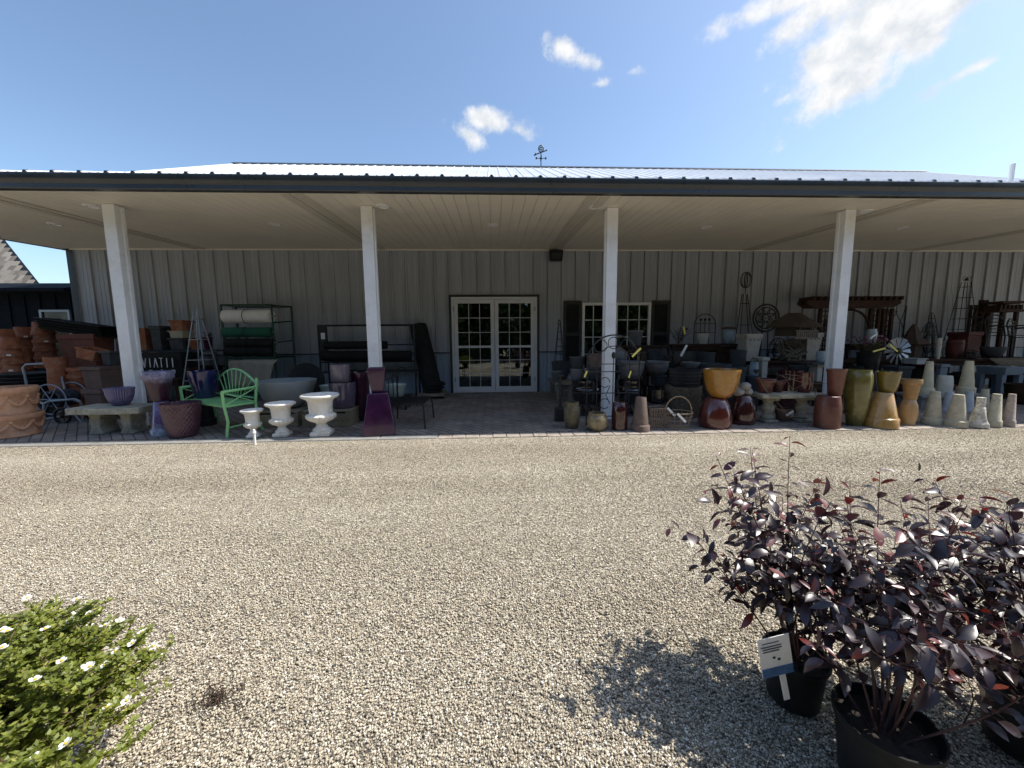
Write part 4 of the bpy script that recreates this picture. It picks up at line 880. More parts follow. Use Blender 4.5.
# ---- green bench, long axis running back to the left
def green_bench():
    p = ground(227, 437.5); e1 = Vector((-.85, .52, 0)).normalized(); e2 = Vector((.42, .9, 0)).normalized()   # along, seat depth
    o = thing('garden_bench', 'lime green metal garden bench with arched spindle back', 'bench', p); Ln, dp, sh = 1.12, .40, .40
    q = lambda u, d, z: e1*u + e2*d + Z_*z
    for u in (0, Ln):
        t = MB(); t.tube([q(u, 0, 0), q(u, .03, .2), q(u, 0, sh), q(u, -.01, .58)], .018, 8); t.build('leg', 'green_paint', o)
        t = MB(); t.tube([q(u, dp+.06, 0), q(u, dp, .22), q(u, dp, sh), q(u, dp+.04, .72)], .018, 8); t.build('leg', 'green_paint', o)
        t = MB(); t.tube([q(u, -.02, .58), q(u, dp+.03, .60)], .017, 8); t.tube([q(u, 0, sh), q(u, dp, .585)], .007, 6); t.tube([q(u, 0, .57), q(u, dp, sh)], .007, 6); t.build('armrest', 'green_paint', o)
        t = MB(); t.tube([q(u, .03, .12), q(u, dp+.03, .13)], .011, 8); t.build('stretcher', 'green_paint', o)
    t = MB()
    for i in range(13): d = dp*i/12; t.box(q(Ln/2, d, sh), (Ln, .022, .008), math.atan2(e1.y, e1.x))
    t.tube([q(0, 0, sh-.01), q(0, dp, sh-.01)], .014, 6); t.tube([q(Ln, 0, sh-.01), q(Ln, dp, sh-.01)], .014, 6); t.tube([q(0, 0, sh-.008), q(Ln, 0, sh-.008)], .013, 6); t.build('seat', 'green_paint', o)
    t = MB(); pts = []
    for i in range(19): u = i/18; pts.append(q(Ln*u, dp+.04+.02*math.sin(math.pi*u), .63+.19*math.sin(math.pi*u)))
    t.tube(pts, .015, 8); t.tube([q(0, dp+.01, sh+.05), q(Ln, dp+.01, sh+.05)], .012, 8); t.build('back_frame', 'green_paint', o)
    t = MB()
    for i in range(1, 9): u = i/9; t.tube([q(Ln*(.25+.5*u), dp+.01, sh+.05), q(Ln*u, dp+.04, .63+.19*math.sin(math.pi*u))], .007, 6)
    t.build('spindle', 'green_paint', o)
green_bench()
# ---- urns
def urn(cx, top, base, wpx, label):
    g0 = ground(cx, base).y; r = span(cx, wpx, g0)[1]; Yc = g0+r*.5; xc, r = span(cx, wpx, Yc); a = at(cx, top, Yc); a.x = xc; h = a.z
    o = thing('garden_urn', label, 'urn', (a.x, Yc, 0), 'white urns at the patio edge')
    pl = MB(); pl.box((0, 0, h*.055), (r*1.02, r*1.02, h*.11), R(6)); pl.build('plinth', 'urn_white', o, bevel=.012)
    t = MB(); t.lathe([(r*.46, h*.11), (r*.48, h*.15), (r*.34, h*.2), (r*.26, h*.27), (r*.30, h*.31)], 32); t.build('foot', 'urn_white', o)
    t = MB(); n = 14; t.lathe([(r*.28, h*.31), (r*.56, h*.37), (r*.72, h*.44), (r*.74, h*.49), (r*.62, h*.53)], 14*10, mod=lambda a, z: 1+.10*abs(math.sin(n*a/2))); t.build('gadroon', 'urn_white', o)
    t = MB(); t.lathe([(r*.60, h*.52), (r*.60, h*.6), (r*.64, h*.82), (r*.72, h*.88), (r*.95, h*.93), (r, h*.955), (r*.99, h*.985), (r*.94, h), (r*.75, h*.985), (r*.56, h*.9), (r*.5, h*.6)], 44); t.build('bowl', 'urn_white', o)
urn(251, 409.5, 438.5, 25, 'smallest of three white classical urns at the patio edge')
urn(280, 402.5, 437.5, 33, 'middle sized white classical urn between the other two urns')
urn(320, 394, 437, 41, 'largest of three white classical urns, nearest the second post')
p = ground(256, 443); t = MB(); t.tube([(0, 0, -.02), (0, .0, .16), (.004, 0, .165)], .014, 10); t.lathe([(.018, .12), (.02, .125), (.02, .14), (.016, .145)], 12); tag(t.build('marker_stake', 'white_paint', loc=(p.x, p.y-.02, 0)), 'short white stake standing in front of the smallest urn', 'stake')
# ---- pallets with grey bowl and mauve pots
def crate(name, label, x0, x1, y0, y1, z, m='pallet_wood'):
    o = thing(name, label, 'pallet', ((x0+x1)/2, (y0+y1)/2, 0)); w_, d2 = x1-x0, y1-y0
    t = MB(); nb = max(3, int(d2/.11))
    for i in range(nb): t.box((0, -d2/2+(i+.5)*d2/nb, z-.0125), (w_, d2/nb-.02, .025))
    t.build('deck', m, o, bevel=.003); t = MB()
    for x in (-w_/2+.04, 0, w_/2-.04): t.box((x, 0, z/2-.0125), (.06, d2-.03, z-.025))
    t.build('stringer', m, o, bevel=.003); t = MB()
    pass
    for k in range(2):
        for sy in (-1, 1): t = MB(); t.box((0, sy*(d2/2+.011), .05+k*(z-.14)), (w_, .022, .09)); t.build('side_board', m, o, bevel=.003)
    return o
zp = at(330, 407, 5.75).z
crate('wooden_pallet', 'weathered wooden crate platform behind the white urns under the mauve pots', at(312, 405, 5.75).x, at(357, 405, 5.75).x, 5.45, 6.1, zp)
crate('wooden_pallet', 'weathered wooden crate platform under the wide grey bowl', at(259, 405, 5.8).x, at(308, 405, 5.8).x, 5.5, 6.15, zp-.01)
pot('wide_bowl', 'bowl', 'very wide shallow grey bowl behind the white urns', 287, 380, 406, 64, 'wide', 'grey_bowl', Y=5.82, z0=zp-.01, n=64)
m0 = pot('mauve_pot', 'pot', 'lower dark mauve glazed pot stacked on the wooden crates', 343.5, 382, 405, 28, 'cyl', 'plum_grey', Y=5.7, z0=zp, flip=False)
pot('mauve_pot', 'pot', 'upper paler mauve glazed pot stacked on the wooden crates', 342, 364.5, 382, 21, 'cyl', 'mauve', on=m0)
pot('celadon_pot', 'pot', 'small pale green pot between the grey bowl and the mauve pots', 327.5, 385, 397, 14, 'taper', 'celadon', Y=6.45, z0=.3)
pot('nursery_pot', 'pot', 'black plastic pot turned over under the small pale green pot', 327.5, 398, 412, 16, 'taper', 'black_plastic', Y=6.45, z0=0, flip=True)
o = MB(); o.lathe([(.05, 0), (.30, .02), (.36, .05), (.37, .09), (.30, .12), (.1, .13)], 32, mx=Matrix.Rotation(R(82), 3, 'X')); p = at(308, 381, 7.9); tag(o.build('pond_liner', 'black_plastic', loc=(p.x, 7.9, .40)), 'round black tub lid leaning behind the wide grey bowl', 'tub lid')
pot('tall_planter', 'planter', 'tall dark maroon planter behind the second post', 361, 372, 421, 21, 'taper', 'maroon_plum', Y=5.95)
# square purple pair
Yp = 5.04
q0 = pot('square_planter', 'planter', 'lower purple glazed square planter standing upside down before the second post', 379, 392, 435, 37, 'squareflare', 'purple', Y=Yp, flip=True, square=True, rz=R(12), n=4)
pot('square_planter', 'planter', 'upper purple glazed square planter balanced on a larger upside down one', 378.5, 367.5, 392, 21, 'squareflare', 'purple', on=q0, square=True, rz=R(10))
# ---- black rack with rolls
RB = thing('roll_rack', 'black metal rack of dark fabric rolls behind the second post', 'rack', (at(366, 400, 8.4).x, 8.4, 0))
def rb(px, py, Y=8.4): return at(px, py, Y)-RB.location
xa, xb, ht = rb(318, 330, 8.2).x, rb(414, 330, 8.2).x, at(366, 325, 8.2).z
t = MB()
for x in (xa, xb):
    for y in (-.2, .2): t.tube([(x, y, 0), (x, y, ht)], .02, 8)
t.build('upright', 'black_metal', RB); t = MB()
for z in (ht, at(366, 345, 8.2).z, at(366, 362, 8.2).z, at(366, 372, 8.2).z):
    t.tube([(xa, -.2, z), (xb, -.2, z), (xb, .2, z), (xa, .2, z)], .014, 6, True)
t.build('crossbar', 'black_metal', RB)
t = MB(); t.box((xa+.1, -.21, ht-.35), (.15, .01, .7)); sg = t.build('end_plate', 'black_metal', RB)
t = MB(); t.box((xa+.1, -.219, ht-.22), (.08, .006, .13)); t.build('sticker', 'white_tag', sg)
for lab, y, rr, x0, x1 in (('upper dark fabric roll on the black rack', 345.5, 4, 325, 387), ('lower dark fabric roll left of the post on the black rack', 356, 5, 322, 372), ('lower dark fabric roll right of the post on the black rack', 356, 5, 373, 411)):
    a, b = at(x0, y, 8.2), at(x1, y, 8.2); r0 = rr*8.2/F; L_ = b.x-a.x; t = MB()
    t.lathe([(r0*.3, 0), (r0*.95, 0), (r0, .03), (r0, L_-.03), (r0*.95, L_), (r0*.3, L_)], 24, mx=Matrix.Rotation(R(90), 3, 'Y')); tag(t.build('fabric_roll', 'black_cloth', loc=(a.x, 8.2, a.z)), lab, 'roll', 'rolls on the black rack')
a, b = at(434, 386, 8.1), at(419, 321, 8.6); v = b-a; t = MB(); mxr = v.to_track_quat('Z', 'Y').to_matrix(); r0 = .2; L_ = v.length
t.lathe([(r0*.3, 0), (r0, 0), (r0*1.02, L_*.5), (r0*.95, L_), (r0*.3, L_)], 24, mx=mxr); tag(t.build('leaning_roll', 'black_cloth', loc=(a.x-.05, 8.25, .14)), 'tall dark fabric roll leaning on the wall right of the black rack', 'roll')
# celadon pot on the black bench, perforated bench
def slat_bench():
    A = ground(391, 433); o = thing('metal_bench', 'small black metal bench with a pierced seat right of the purple planters', 'bench', (at(410, 410, 5.6).x, 5.6, 0))
    q = lambda px, py, Y: at(px, py, Y)-o.location
    x0, x1 = -.26, .26; t = MB(); zs = .33
    for i in range(9): t.box((x0+.03+i*.058, 0, zs), (.03, .72, .012))
    for i in range(7): t.box(((x0+x1)/2, -.33+i*.11, zs+.013), (x1-x0, .03, .01))
    t.build('seat', 'black_metal', o)
    for x, y in ((x0, -.36), (x1, -.36), (x0, .36), (x1, .36)):
        t = MB(); t.tube([(x*1.08, y*1.05, 0), (x, y, zs)], .012, 8); t.build('leg', 'black_metal', o)
    t = MB(); t.tube([(x0*1.0, -.36, zs), (x0-.02, -.38, .66), (x0, .36, .66), (x0, .36, zs)], .014, 8); t.tube([(x0, -.12, zs), (x0, -.12, .66)], .008, 6); t.tube([(x0, .12, zs), (x0, .12, .66)], .008, 6); t.build('backrest', 'black_metal', o)
slat_bench()
plain_table('plant_stand', 'small black stand under the pale green pot by the black rack', at(388, 395, 6.9).x, at(409, 395, 6.9).x, 6.7, 7.1, at(397, 396, 6.9).z, 'black_metal', .03)
pot('celadon_pot', 'pot', 'pale green pot on a small stand in front of the black rack', 397, 384, 396, 21, 'taper', 'celadon', Y=6.9, z0=at(397, 396, 6.9).z)
o = thing('wire_stand', 'curled black wire plant hook behind the pale green pot', 'plant hook', (at(399, 400, 7.5).x, 7.5, 0)); t = MB(); zt2 = at(399, 366, 7.5).z
t.tube([(0, 0, 0), (0, 0, zt2-.1)]+arc((.08, 0, zt2-.1), .08, 180, -60, 12), .008, 6); t.tube([(-.12, 0, 0), (.12, 0, 0)], .008, 6); t.tube(arc((-.07, 0, zt2-.25), .07, 0, 250, 12), .008, 6); t.build('hook', 'black_metal', o)
crate('wooden_pallet', 'low grey pallet beside the door carrying black hose coils', at(421, 394, 8.3).x, at(446, 394, 8.3).x, 7.95, 8.6, .1, 'grey_wood')
for i in range(3):
    t = MB()
    for k in range(3): t.tube([((.2-.03*k)*math.cos(a), (.2-.03*k)*math.sin(a), .03*(k % 2)) for a in [2*math.pi*j/28 for j in range(28)]], .022, 6, True)
    o = t.build('hose_coil', 'black_plastic', loc=(at(434, 390, 8.25).x+.03*(i-1), 8.27, .125+i*.075)); tag(o, ['lowest', 'middle', 'topmost'][i]+' coil of black hose stacked on the pallet beside the door', 'hose', 'black hose coils beside the door')

# ---------------------------------------------------------------- right of the door
def tagmesh(p, u, L_=.1, w_=.025, m='yellow_tag'):
    t = MB(); u = Vector(u).normalized(); v = u.cross(Y_).normalized(); t.prism([p-v*w_/2, p+v*w_/2, p+v*w_/2+u*L_, p-v*w_/2+u*L_], 0, (0, .003, 0)); return t
ST = plain_table('plank_stand', 'low white-washed plank stand with small pots left of the window post', at(552, 383, 7.6).x, at(572, 383, 7.6).x, 7.2, 8.2, at(562, 381.5, 7.5).z, 'grey_wood', .09)
zs_ = at(562, 381.5, 7.5).z
pa = pot('grey_pot', 'pot', 'small grey tapered pot at the left front of the plank stand', 556.5, 371, 381, 11, 'taper', 'grey_pot', Y=7.4, z0=zs_)
pb_ = pot('dark_bowl', 'pot', 'dark blue-grey bowl at the back of the plank stand', 561, 361, 381, 20, 'bowl', 'charcoal_pot', Y=7.9, z0=zs_)
obelisk('small black wire obelisk standing in the dark bowl beside the left shutter', (559.5, 362), (559.5, 318), 7.95, .2, .03, pb_.top-.1, 6, 'black_metal', .008)
o = thing('post_stand', 'slim black lantern stand with square base left of the mossy jar', 'stand', (at(560, 420, 5.6).x, 5.6, 0)); zt2 = at(560, 376, 5.6).z
t = MB(); t.tube([(0, 0, .1), (0, 0, zt2)], .022, 8); t.build('pole', 'black_metal', o); t = MB(); t.frustum((0, 0, 0), (.16, .16), (.14, .14), .2); t.build('base', 'black_metal', o, bevel=.01); t = MB(); t.box((0, 0, zt2), (.08, .08, .04)); t.build('cap', 'black_metal', o, bevel=.008)
# big ringed black pots and what stands on them
k0 = pot('ringed_planter', 'planter', 'big glossy black ringed planter left of the window post', 587, 380, 407, 33, 'ringed', 'black_glaze', Y=6.1, z0=.18)
k1 = pot('ringed_planter', 'planter', 'big glossy black ringed planter right of the window post', 630, 380, 407, 27, 'ringed', 'black_glaze', Y=6.0, z0=.18)
for s, w in ((k0, 'left'), (k1, 'right')):
    t = MB(); h = .18
    t.tube([(s.r*.8*math.cos(a), s.r*.8*math.sin(a), .17) for a in [2*math.pi*i/24 for i in range(24)]], .008, 6, True); t.tube([(s.r*.8*math.cos(a), s.r*.8*math.sin(a), .01) for a in [2*math.pi*i/24 for i in range(24)]], .008, 6, True)
    for i in range(12): a = i*math.pi/6; t.tube([(s.r*.8*math.cos(a), s.r*.8*math.sin(a), .01), (s.r*.8*math.cos(a+.26), s.r*.8*math.sin(a+.26), .17)], .006, 5); t.tube([(s.r*.8*math.cos(a), s.r*.8*math.sin(a), .17), (s.r*.8*math.cos(a+.26), s.r*.8*math.sin(a+.26), .01)], .006, 5)
    tag(t.build('plant_stand', 'black_metal', loc=(s.x, s.Y, 0)), 'round black lattice plant stand under the ringed planter %s of the window post' % w, 'plant stand', 'lattice plant stands')
u0 = pot('grey_pot', 'pot', 'low grey pot on the left end of the ringed planter', 577, 368.5, 380, 15, 'taper', 'grey_pot', Y=6.2, z0=k0.top-.02)
pot('dark_pot', 'pot', 'dark pot stacked on the low grey pot left of the window', 577, 356.5, 368.5, 17, 'taper', 'charcoal_pot', on=u0)
u1 = pot('dark_pot', 'pot', 'lower charcoal pot in front of the window left of the post', 594, 367, 380, 17, 'taper', 'charcoal_pot', Y=6.1, z0=k0.top-.01)
pot('stamped_pot', 'pot', 'grey-brown stamped square pot in front of the window left of the post', 594, 353.5, 367, 17, 'square', 'rough_brown', on=u1, square=True)
u2 = pot('fluted_planter', 'planter', 'dark grey fluted planter right of the window post', 630, 361, 380, 27, 'bowl', 'dark_ribbed', Y=6.05, z0=k1.top-.01, mod=fluted(36, .04), n=108)
pot('fluted_planter', 'planter', 'charcoal fluted planter in front of the right shutter', 656, 361, 379, 24, 'bowl', 'dark_ribbed', Y=6.3, z0=.60, mod=fluted(40, .03), n=120)
b_ = trough('grey_box', 'grey box planter under the charcoal fluted planter', 659, 379.5, 388, 17, 'slate_plastic', 6.3, .43, .3)
b_.o.scale.z = (.60-.43)/b_.h
u3 = pot('black_pot', 'pot', 'short glossy black pot below the grey box planter', 657, 400, 413, 18, 'barrel', 'black_glaze', Y=5.75, z0=.22)
u3.o.scale.z = (.43-.22)/u3.h if .43 > .22 else 1
pot('bark_pot', 'pot', 'dark bark textured pot behind the rectangular wire basket', 657, 410, 428, 19, 'taper', 'dark_ribbed', Y=5.75, z0=0, mod=fluted(20, .05), n=80).o.scale.z = .22/max(.05, at(657, 410, 5.75).z)
pot('black_pot', 'pot', 'glossy black pot between the window post and the grey box', 647, 386, 414, 16, 'barrel', 'black_glaze', Y=6.25)
pot('grey_pot', 'pot', 'light grey pot on a high stand in front of the window', 633.5, 330.5, 345, 16, 'taper', 'grey_pot', Y=7.6, z0=at(633, 345.5, 7.6).z)
plain_table('high_stand', 'dark wooden stand under the light grey pot in front of the window', at(622, 346, 7.6).x, at(660, 346, 7.6).x, 7.3, 8.1, at(633, 345.5, 7.6).z, 'brown_wood', .05, shelf=.5)
trough('window_box', 'olive-brown window box on the stand before the right half of the window', 650, 352, 360, 19, 'rough_brown', 7.2, .76, .3)
plain_table('plank_stand', 'dark plank stand behind the charcoal fluted planter', at(638, 360, 7.2).x, at(664, 360, 7.2).x, 6.95, 7.28, .76, 'brown_wood', .05)
t = MB(); t.ball((0, 0, .16), .16, 14); p = at(617, 358, 6.9); tag(t.build('gazing_ball', 'grey_pot', loc=(p.x, 6.9, at(617, 364, 6.9).z-.02)), 'grey globe beside the window post behind the arch trellis', 'globe')
plain_table('pedestal', 'narrow black pedestal under the grey globe', p.x-.14, p.x+.14, 6.76, 7.04, at(617, 364, 6.9).z-.01, 'black_metal', .03)
# arch trellis in front of the post
AT = thing('arch_trellis', 'black scrolled metal arch trellis standing before the window post', 'trellis', (at(612, 430, 5.28).x, 5.28, 0)); kk = 5.28/F
zt2 = at(612, 335, 5.28).z; hw = 27*kk; zsp = at(612, 364, 5.28).z
t = MB(); t.tube([(-hw, 0, 0), (-hw, 0, zsp)]+arc((0, 0, zsp), hw, 180, 0, 24, rb=zt2-zsp)+[(hw, 0, zsp), (hw, 0, 0)], .010, 8); t.build('outer_frame', 'black_metal', AT)
t = MB(); hw2 = hw*.62; t.tube([(-hw2, 0, .12), (-hw2, 0, zsp)]+arc((0, 0, zsp), hw2, 180, 0, 20, rb=(zt2-zsp)*.62)+[(hw2, 0, zsp), (hw2, 0, .12)], .007, 6)
for z in (.12, .45, .75, zsp): t.tube([(-hw, 0, z), (hw, 0, z)], .007, 6)
t.tube([(0, 0, .12), (0, 0, zsp+.1)], .007, 6); t.build('inner_bars', 'black_metal', AT)
t = MB()
for s in (-1, 1):
    for z in (.3, .6): t.tube(arc((s*hw2*.5, 0, z), .07, 0, 320, 14), .006, 5)
    t.tube(arc((s*hw*.5, 0, zsp+.25), .09, -60, 280, 16), .006, 5); t.tube([(s*.04, 0, .3), (s*.1, 0, .42), (s*.04, 0, .55)], .006, 5)
t.tube(arc((0, 0, zt2-.11), .08, 0, 360, 18)[:-1], .006, 5, True); t.ball((0, 0, zsp+.12), .03, 8, 1, .4, 1.6); t.build('scrolls', 'black_metal', AT)
a = at(641, 348, 5.27)-AT.location; tagmesh(a, at(631, 358, 5.27)-at(641, 348, 5.27), .17, .028).build('price_tag', 'yellow_tag', AT)
a = at(587, 371, 5.27)-AT.location; tagmesh(a, Vector((-.4, 0, -1)), .09, .025).build('price_tag', 'yellow_tag', AT)
a = at(631, 371, 5.27)-AT.location; tagmesh(a, Vector((-.3, 0, -1)), .10, .022).build('price_tag', 'yellow_tag', AT)
# front row of jars
pot('mossy_jar', 'jar', 'mossy brown jar at the left end of the front row by the window post', 572, 402, 429, 17, 'jar', 'mossy_jar')
pot('round_jar', 'jar', 'squat round mottled tan jar just left of the window post foot', 597.5, 412.5, 432, 22, 'round', 'round_jar')
pot('black_vase', 'vase', 'glossy black-brown vase turned upside down right of the window post', 620, 402, 430.5, 17, 'barrel', 'maroon', flip=True)
pot('tall_pot', 'pot', 'tall narrow rough brown pot standing upside down', 641, 397, 432, 20, 'tall_taper', 'rough_brown', flip=True)
# wire baskets
def wire_basket(label, cx, base, w_, d2, h, handle=None, rz=0, round_=False, dy=.15):
    g0 = ground(cx, base); o = thing('wire_basket', label, 'basket', (g0.x, g0.y+dy, 0), None, rz); t = MB(); n = 28
    def ring(f, z):
        if round_: return [(w_/2*f*math.cos(a), d2/2*f*math.sin(a), z) for a in [2*math.pi*i/n for i in range(n)]]
        c = .04; return [(x*w_/2*f, y*d2/2*f, z) for x, y in ((-1, -1), (-.33, -1), (.33, -1), (1, -1), (1, 0), (1, 1), (.33, 1), (-.33, 1), (-1, 1), (-1, 0))]
    for i in range(5): z = .01+h*i/4; t.tube(ring(.72+.28*i/4, z), .006 if i == 4 else .003, 5, True)
    k = 22 if round_ else 10
    A, Bq = (ring(.72, .01), ring(1, h))
    for i in range(0, len(A), 2 if round_ else 1): t.tube([A[i], Bq[i]], .003, 5)
    if not round_:
        for j in range(7):
            f = -.9+1.8*j/6
            for y in (-1, 1): t.tube([(f*w_/2*.72, y*d2/2*.72, .01), (f*w_/2, y*d2/2, h)], .004, 5)
    for j in range(-3, 4): t.tube([(-w_*.36, j*d2*.1, .01), (w_*.36, j*d2*.1, .01)], .003, 4)
    t.build('cage', 'basket_wire', o)
    if handle: t = MB(); t.tube(arc((0, 0, h), w_/2, 0, 180, 18, rb=handle-h), .009, 6); t.build('handle', 'basket_wire', o)
    t = tagmesh(Vector((-w_*.25 if round_ else w_*.4, -d2/2-.012, h+.02)), Vector((.75, 0, -.75)), .16, .03); t.build('price_tag', 'white_tag', o); return o
wire_basket('rectangular rusty wire basket at the patio edge', 660, 429.5, .26, .2, .26, None, .1)
wire_basket('round rusty wire basket with tall hoop handle', 683, 430.5, .37, .32, .21, .43, 0, True)
# wicker
u5 = pot('twig_basket', 'basket', 'lower rough twig basket behind the hoop handled basket', 683, 386, 424, 36, 'cyl', 'twig', Y=5.8, mod=lambda t, z: 1+.05*math.sin(60*t+z*90)*math.cos(z*120), n=160)
tw = MB()
for i in range(150):
    a = random.uniform(0, 6.28); z = random.uniform(.02, u5.h); b = a+random.uniform(-.7, .7); r0 = u5.r*1.02
    tw.tube([(r0*math.cos(a), r0*math.sin(a), z), (r0*1.06*math.cos((a+b)/2), r0*1.06*math.sin((a+b)/2), z+random.uniform(-.05, .06)), (r0*math.cos(b), r0*math.sin(b), z+random.uniform(-.08, .08))], .004, 4)
tw.build('twigs', 'twig', u5.o)
pot('wicker_planter', 'planter', 'upper black woven planter stacked on the twig basket', 684, 369, 386, 33, 'cyl', 'wicker_black', on=u5, mod=lambda t, z: 1+.03*math.sin(40*t+z*60)*math.sin(40*t-z*60), n=160)
pot('grey_dish', 'pot', 'shallow grey dish behind the black woven planter', 689, 362, 372, 20, 'wide', 'grey_pot', Y=6.5, z0=.66)
plain_table('plank_stand', 'dark plank stand under the shallow grey dish', at(678, 370, 6.5).x, at(702, 370, 6.5).x, 6.3, 6.75, .66, 'brown_wood', .05)
# back shelf table at the wall right of the window
zT = at(700, 344, 8.0).z
plain_table('display_table', 'tall rusty frame display table against the wall right of the window', at(671, 344, 7.9).x, at(737, 344, 7.9).x, 7.85, 8.5, zT, 'brown_wood', .04, shelf=.62)
o = thing('arch_trellis', 'small black arched trellis leaning on the wall above the white bucket', 'trellis', (at(704, 344, 8.6).x, 8.6, zT)); kk = 8.6/F; hw = 11*kk; zt2 = at(704, 314, 8.6).z-zT
t = MB(); t.tube([(-hw, 0, 0), (-hw, 0, zt2-hw)]+arc((0, 0, zt2-hw), hw, 180, 0, 18)+[(hw, 0, 0)], .010, 6); t.build('outer_frame', 'black_metal', o)
t = MB()
for x in (-hw*.4, 0, hw*.4): t.tube([(x, 0, 0), (x, 0, zt2-hw*.5)], .006, 5); t.ball((x, 0, zt2-hw*.5), .03, 6)
for z in (.25, .45): t.tube([(-hw, 0, z), (hw, 0, z)], .006, 5)
t.build('inner_bars', 'black_metal', o)
pot('white_bucket', 'bucket', 'pale enamel bucket on the display table under the arched trellis', 699.5, 333.5, 344, 13, 'taper', 'pale_stone', Y=8.05, z0=zT)
cn = pot('milk_can', 'milk can', 'pale grey lidded milk can on the display table', 725, 329, 344, 14, 'jar', 'milk_can', Y=8.05, z0=zT)
t = MB(); t.lathe([(cn.r*1.05, cn.h), (cn.r*1.15, cn.h+.02), (cn.r*.4, cn.h+.05)], 24); t.build('lid', 'rusty_metal', cn.o)
o = sprig((at(678, 344, 8.05).x, 8.05, zT), 14, .38, .26, 'wreath', 'dark dried wire plant with a yellow tag on the display table', flowers=None, name='dried_plant'); a = Vector((-.05, -.3, .36)); tagmesh(a, (.3, 0, -1), .16, .035).build('price_tag', 'yellow_tag', o)
o = sprig((at(664, 366, 7.4).x, 7.0, .62), 16, .30, .35, 'wreath', 'tangle of dark wire stakes with a pale tag behind the fluted planters', name='wire_stakes', cat='wire stakes'); tagmesh(at(687, 345, 6.7)-o.location, at(681, 356, 6.7)-at(687, 345, 6.7), .22, .04).build('price_tag', 'white_tag', o)
plain_table('plank_stand', 'dark plank stand under the tangle of wire stakes', o.location.x-.3, o.location.x+.3, 6.8, 7.2, .62, 'brown_wood', .05)
trough('dark_crate', 'dark brown wooden crate under the display table', 720, 350, 366, 26, 'brown_wood', 8.1, .635, .5)
# amber bowl on red dome, maroon pot
v0 = pot('dome_pot', 'pot', 'glossy oxblood red pot turned upside down under the amber bowl', 716, 397.5, 429, 36, 'dome', 'oxblood', flip=True)
v0b = pot('amber_bowl', 'bowl', 'amber glazed bowl stacked on an upside down red pot', 720.5, 369, 397.5, 40, 'bowl', 'amber', on=v0)
v1 = pot('dome_pot', 'pot', 'dark maroon domed pot right of the amber bowl', 743, 395, 425, 29, 'dome', 'maroon', flip=True)
t = MB(); rs = [(-.08, 0, .05, .085), (.06, .02, .05, .08), (0, -.03, .13, .07), (.1, .05, .03, .06), (-.02, .05, .1, .07)]
for x, y, z, r0 in rs: t.ball((x, y, z), r0, 7, random.uniform(.9, 1.3), 1, .8)
o = t.build('rock_pile', 'rock', loc=(v1.x, v1.Y, v1.top-.0)); tag(o, 'small heap of grey stones on the dark maroon domed pot', 'stones')
g1 = pot('large_bowl', 'bowl', 'large slate grey bowl behind the amber bowl', 711, 363.5, 405, 38, 'soft', 'charcoal_pot', Y=6.5)
g2 = pot('large_bowl', 'bowl', 'large blue-grey bowl between the amber bowl and the blue can', 731, 366.5, 412, 28, 'soft', 'slate_plastic', Y=6.2)
# low wooden display at the wall, right half
ZD = .74
plain_table('display_bench', 'long dark wooden display bench against the wall behind the birdhouses', at(738, 360, 7.8).x, at(838, 360, 7.8).x, 7.35, 8.4, ZD, 'brown_wood', .07, shelf=.35)
plain_table('display_bench', 'long dark wooden display bench against the wall under the red barrels', at(842, 360, 7.8).x, at(1030, 360, 7.8).x, 7.35, 8.4, ZD, 'brown_wood', .07, shelf=.35)
obelisk('rusty windmill shaped wire trellis against the wall', (744, 358), (745, 290), 8.4, .40, .09, ZD, 3, 'rusty_metal', .009, finial=False, dep=.2)
wm = COL.objects[-1] if False else None
p = at(746, 280, 8.38); o = thing('trellis_head', 'round rusty twisted wire finial on the windmill shaped trellis', 'finial', p)
t = MB()
for a in range(0, 180, 30): u = Vector((math.cos(R(a)), math.sin(R(a))*.5, 0)); t.tube([u*(.13*math.cos(b)) + Z_*(.17*math.sin(b)) for b in [2*math.pi*i/24 for i in range(24)]], .007, 5, True)
t.tube([(0, 0, -.3), (0, 0, .15)], .008, 5); t.build('wire_cage', 'rusty_metal', o)
# round scroll trivet (wall ornament)
p = at(766, 318, 8.45); o = thing('wire_medallion', 'round black scrolled metal medallion leaning on the wall', 'medallion', (p.x, 8.45, ZD)); cz = p.z-ZD; rr = 13.5*8.45/F
t = MB(); t.tube([Vector((rr*math.cos(a), 0, cz+rr*math.sin(a))) for a in [2*math.pi*i/36 for i in range(36)]], .02, 8, True); t.tube([Vector((rr*.8*math.cos(a), 0, cz+rr*.8*math.sin(a))) for a in [2*math.pi*i/36 for i in range(36)]], .012, 6, True); t.tube([(-.1, 0, 0), (-.06, 0, cz-rr)], .012, 6); t.tube([(.1, 0, 0), (.06, 0, cz-rr)], .012, 6); t.build('rim', 'black_metal', o)
t = MB()
for i in range(8): a = i*math.pi/4; c = Vector((rr*.5*math.cos(a), 0, cz+rr*.5*math.sin(a))); t.tube(arc(c, rr*.27, math.degrees(a), math.degrees(a)+320, 14), .010, 5)
for z in (-.1, 0, .1): t.tube([(-rr*.8, 0, cz+z), (rr*.8, 0, cz+z)], .008, 5)
t.build('scrolls', 'black_metal', o)
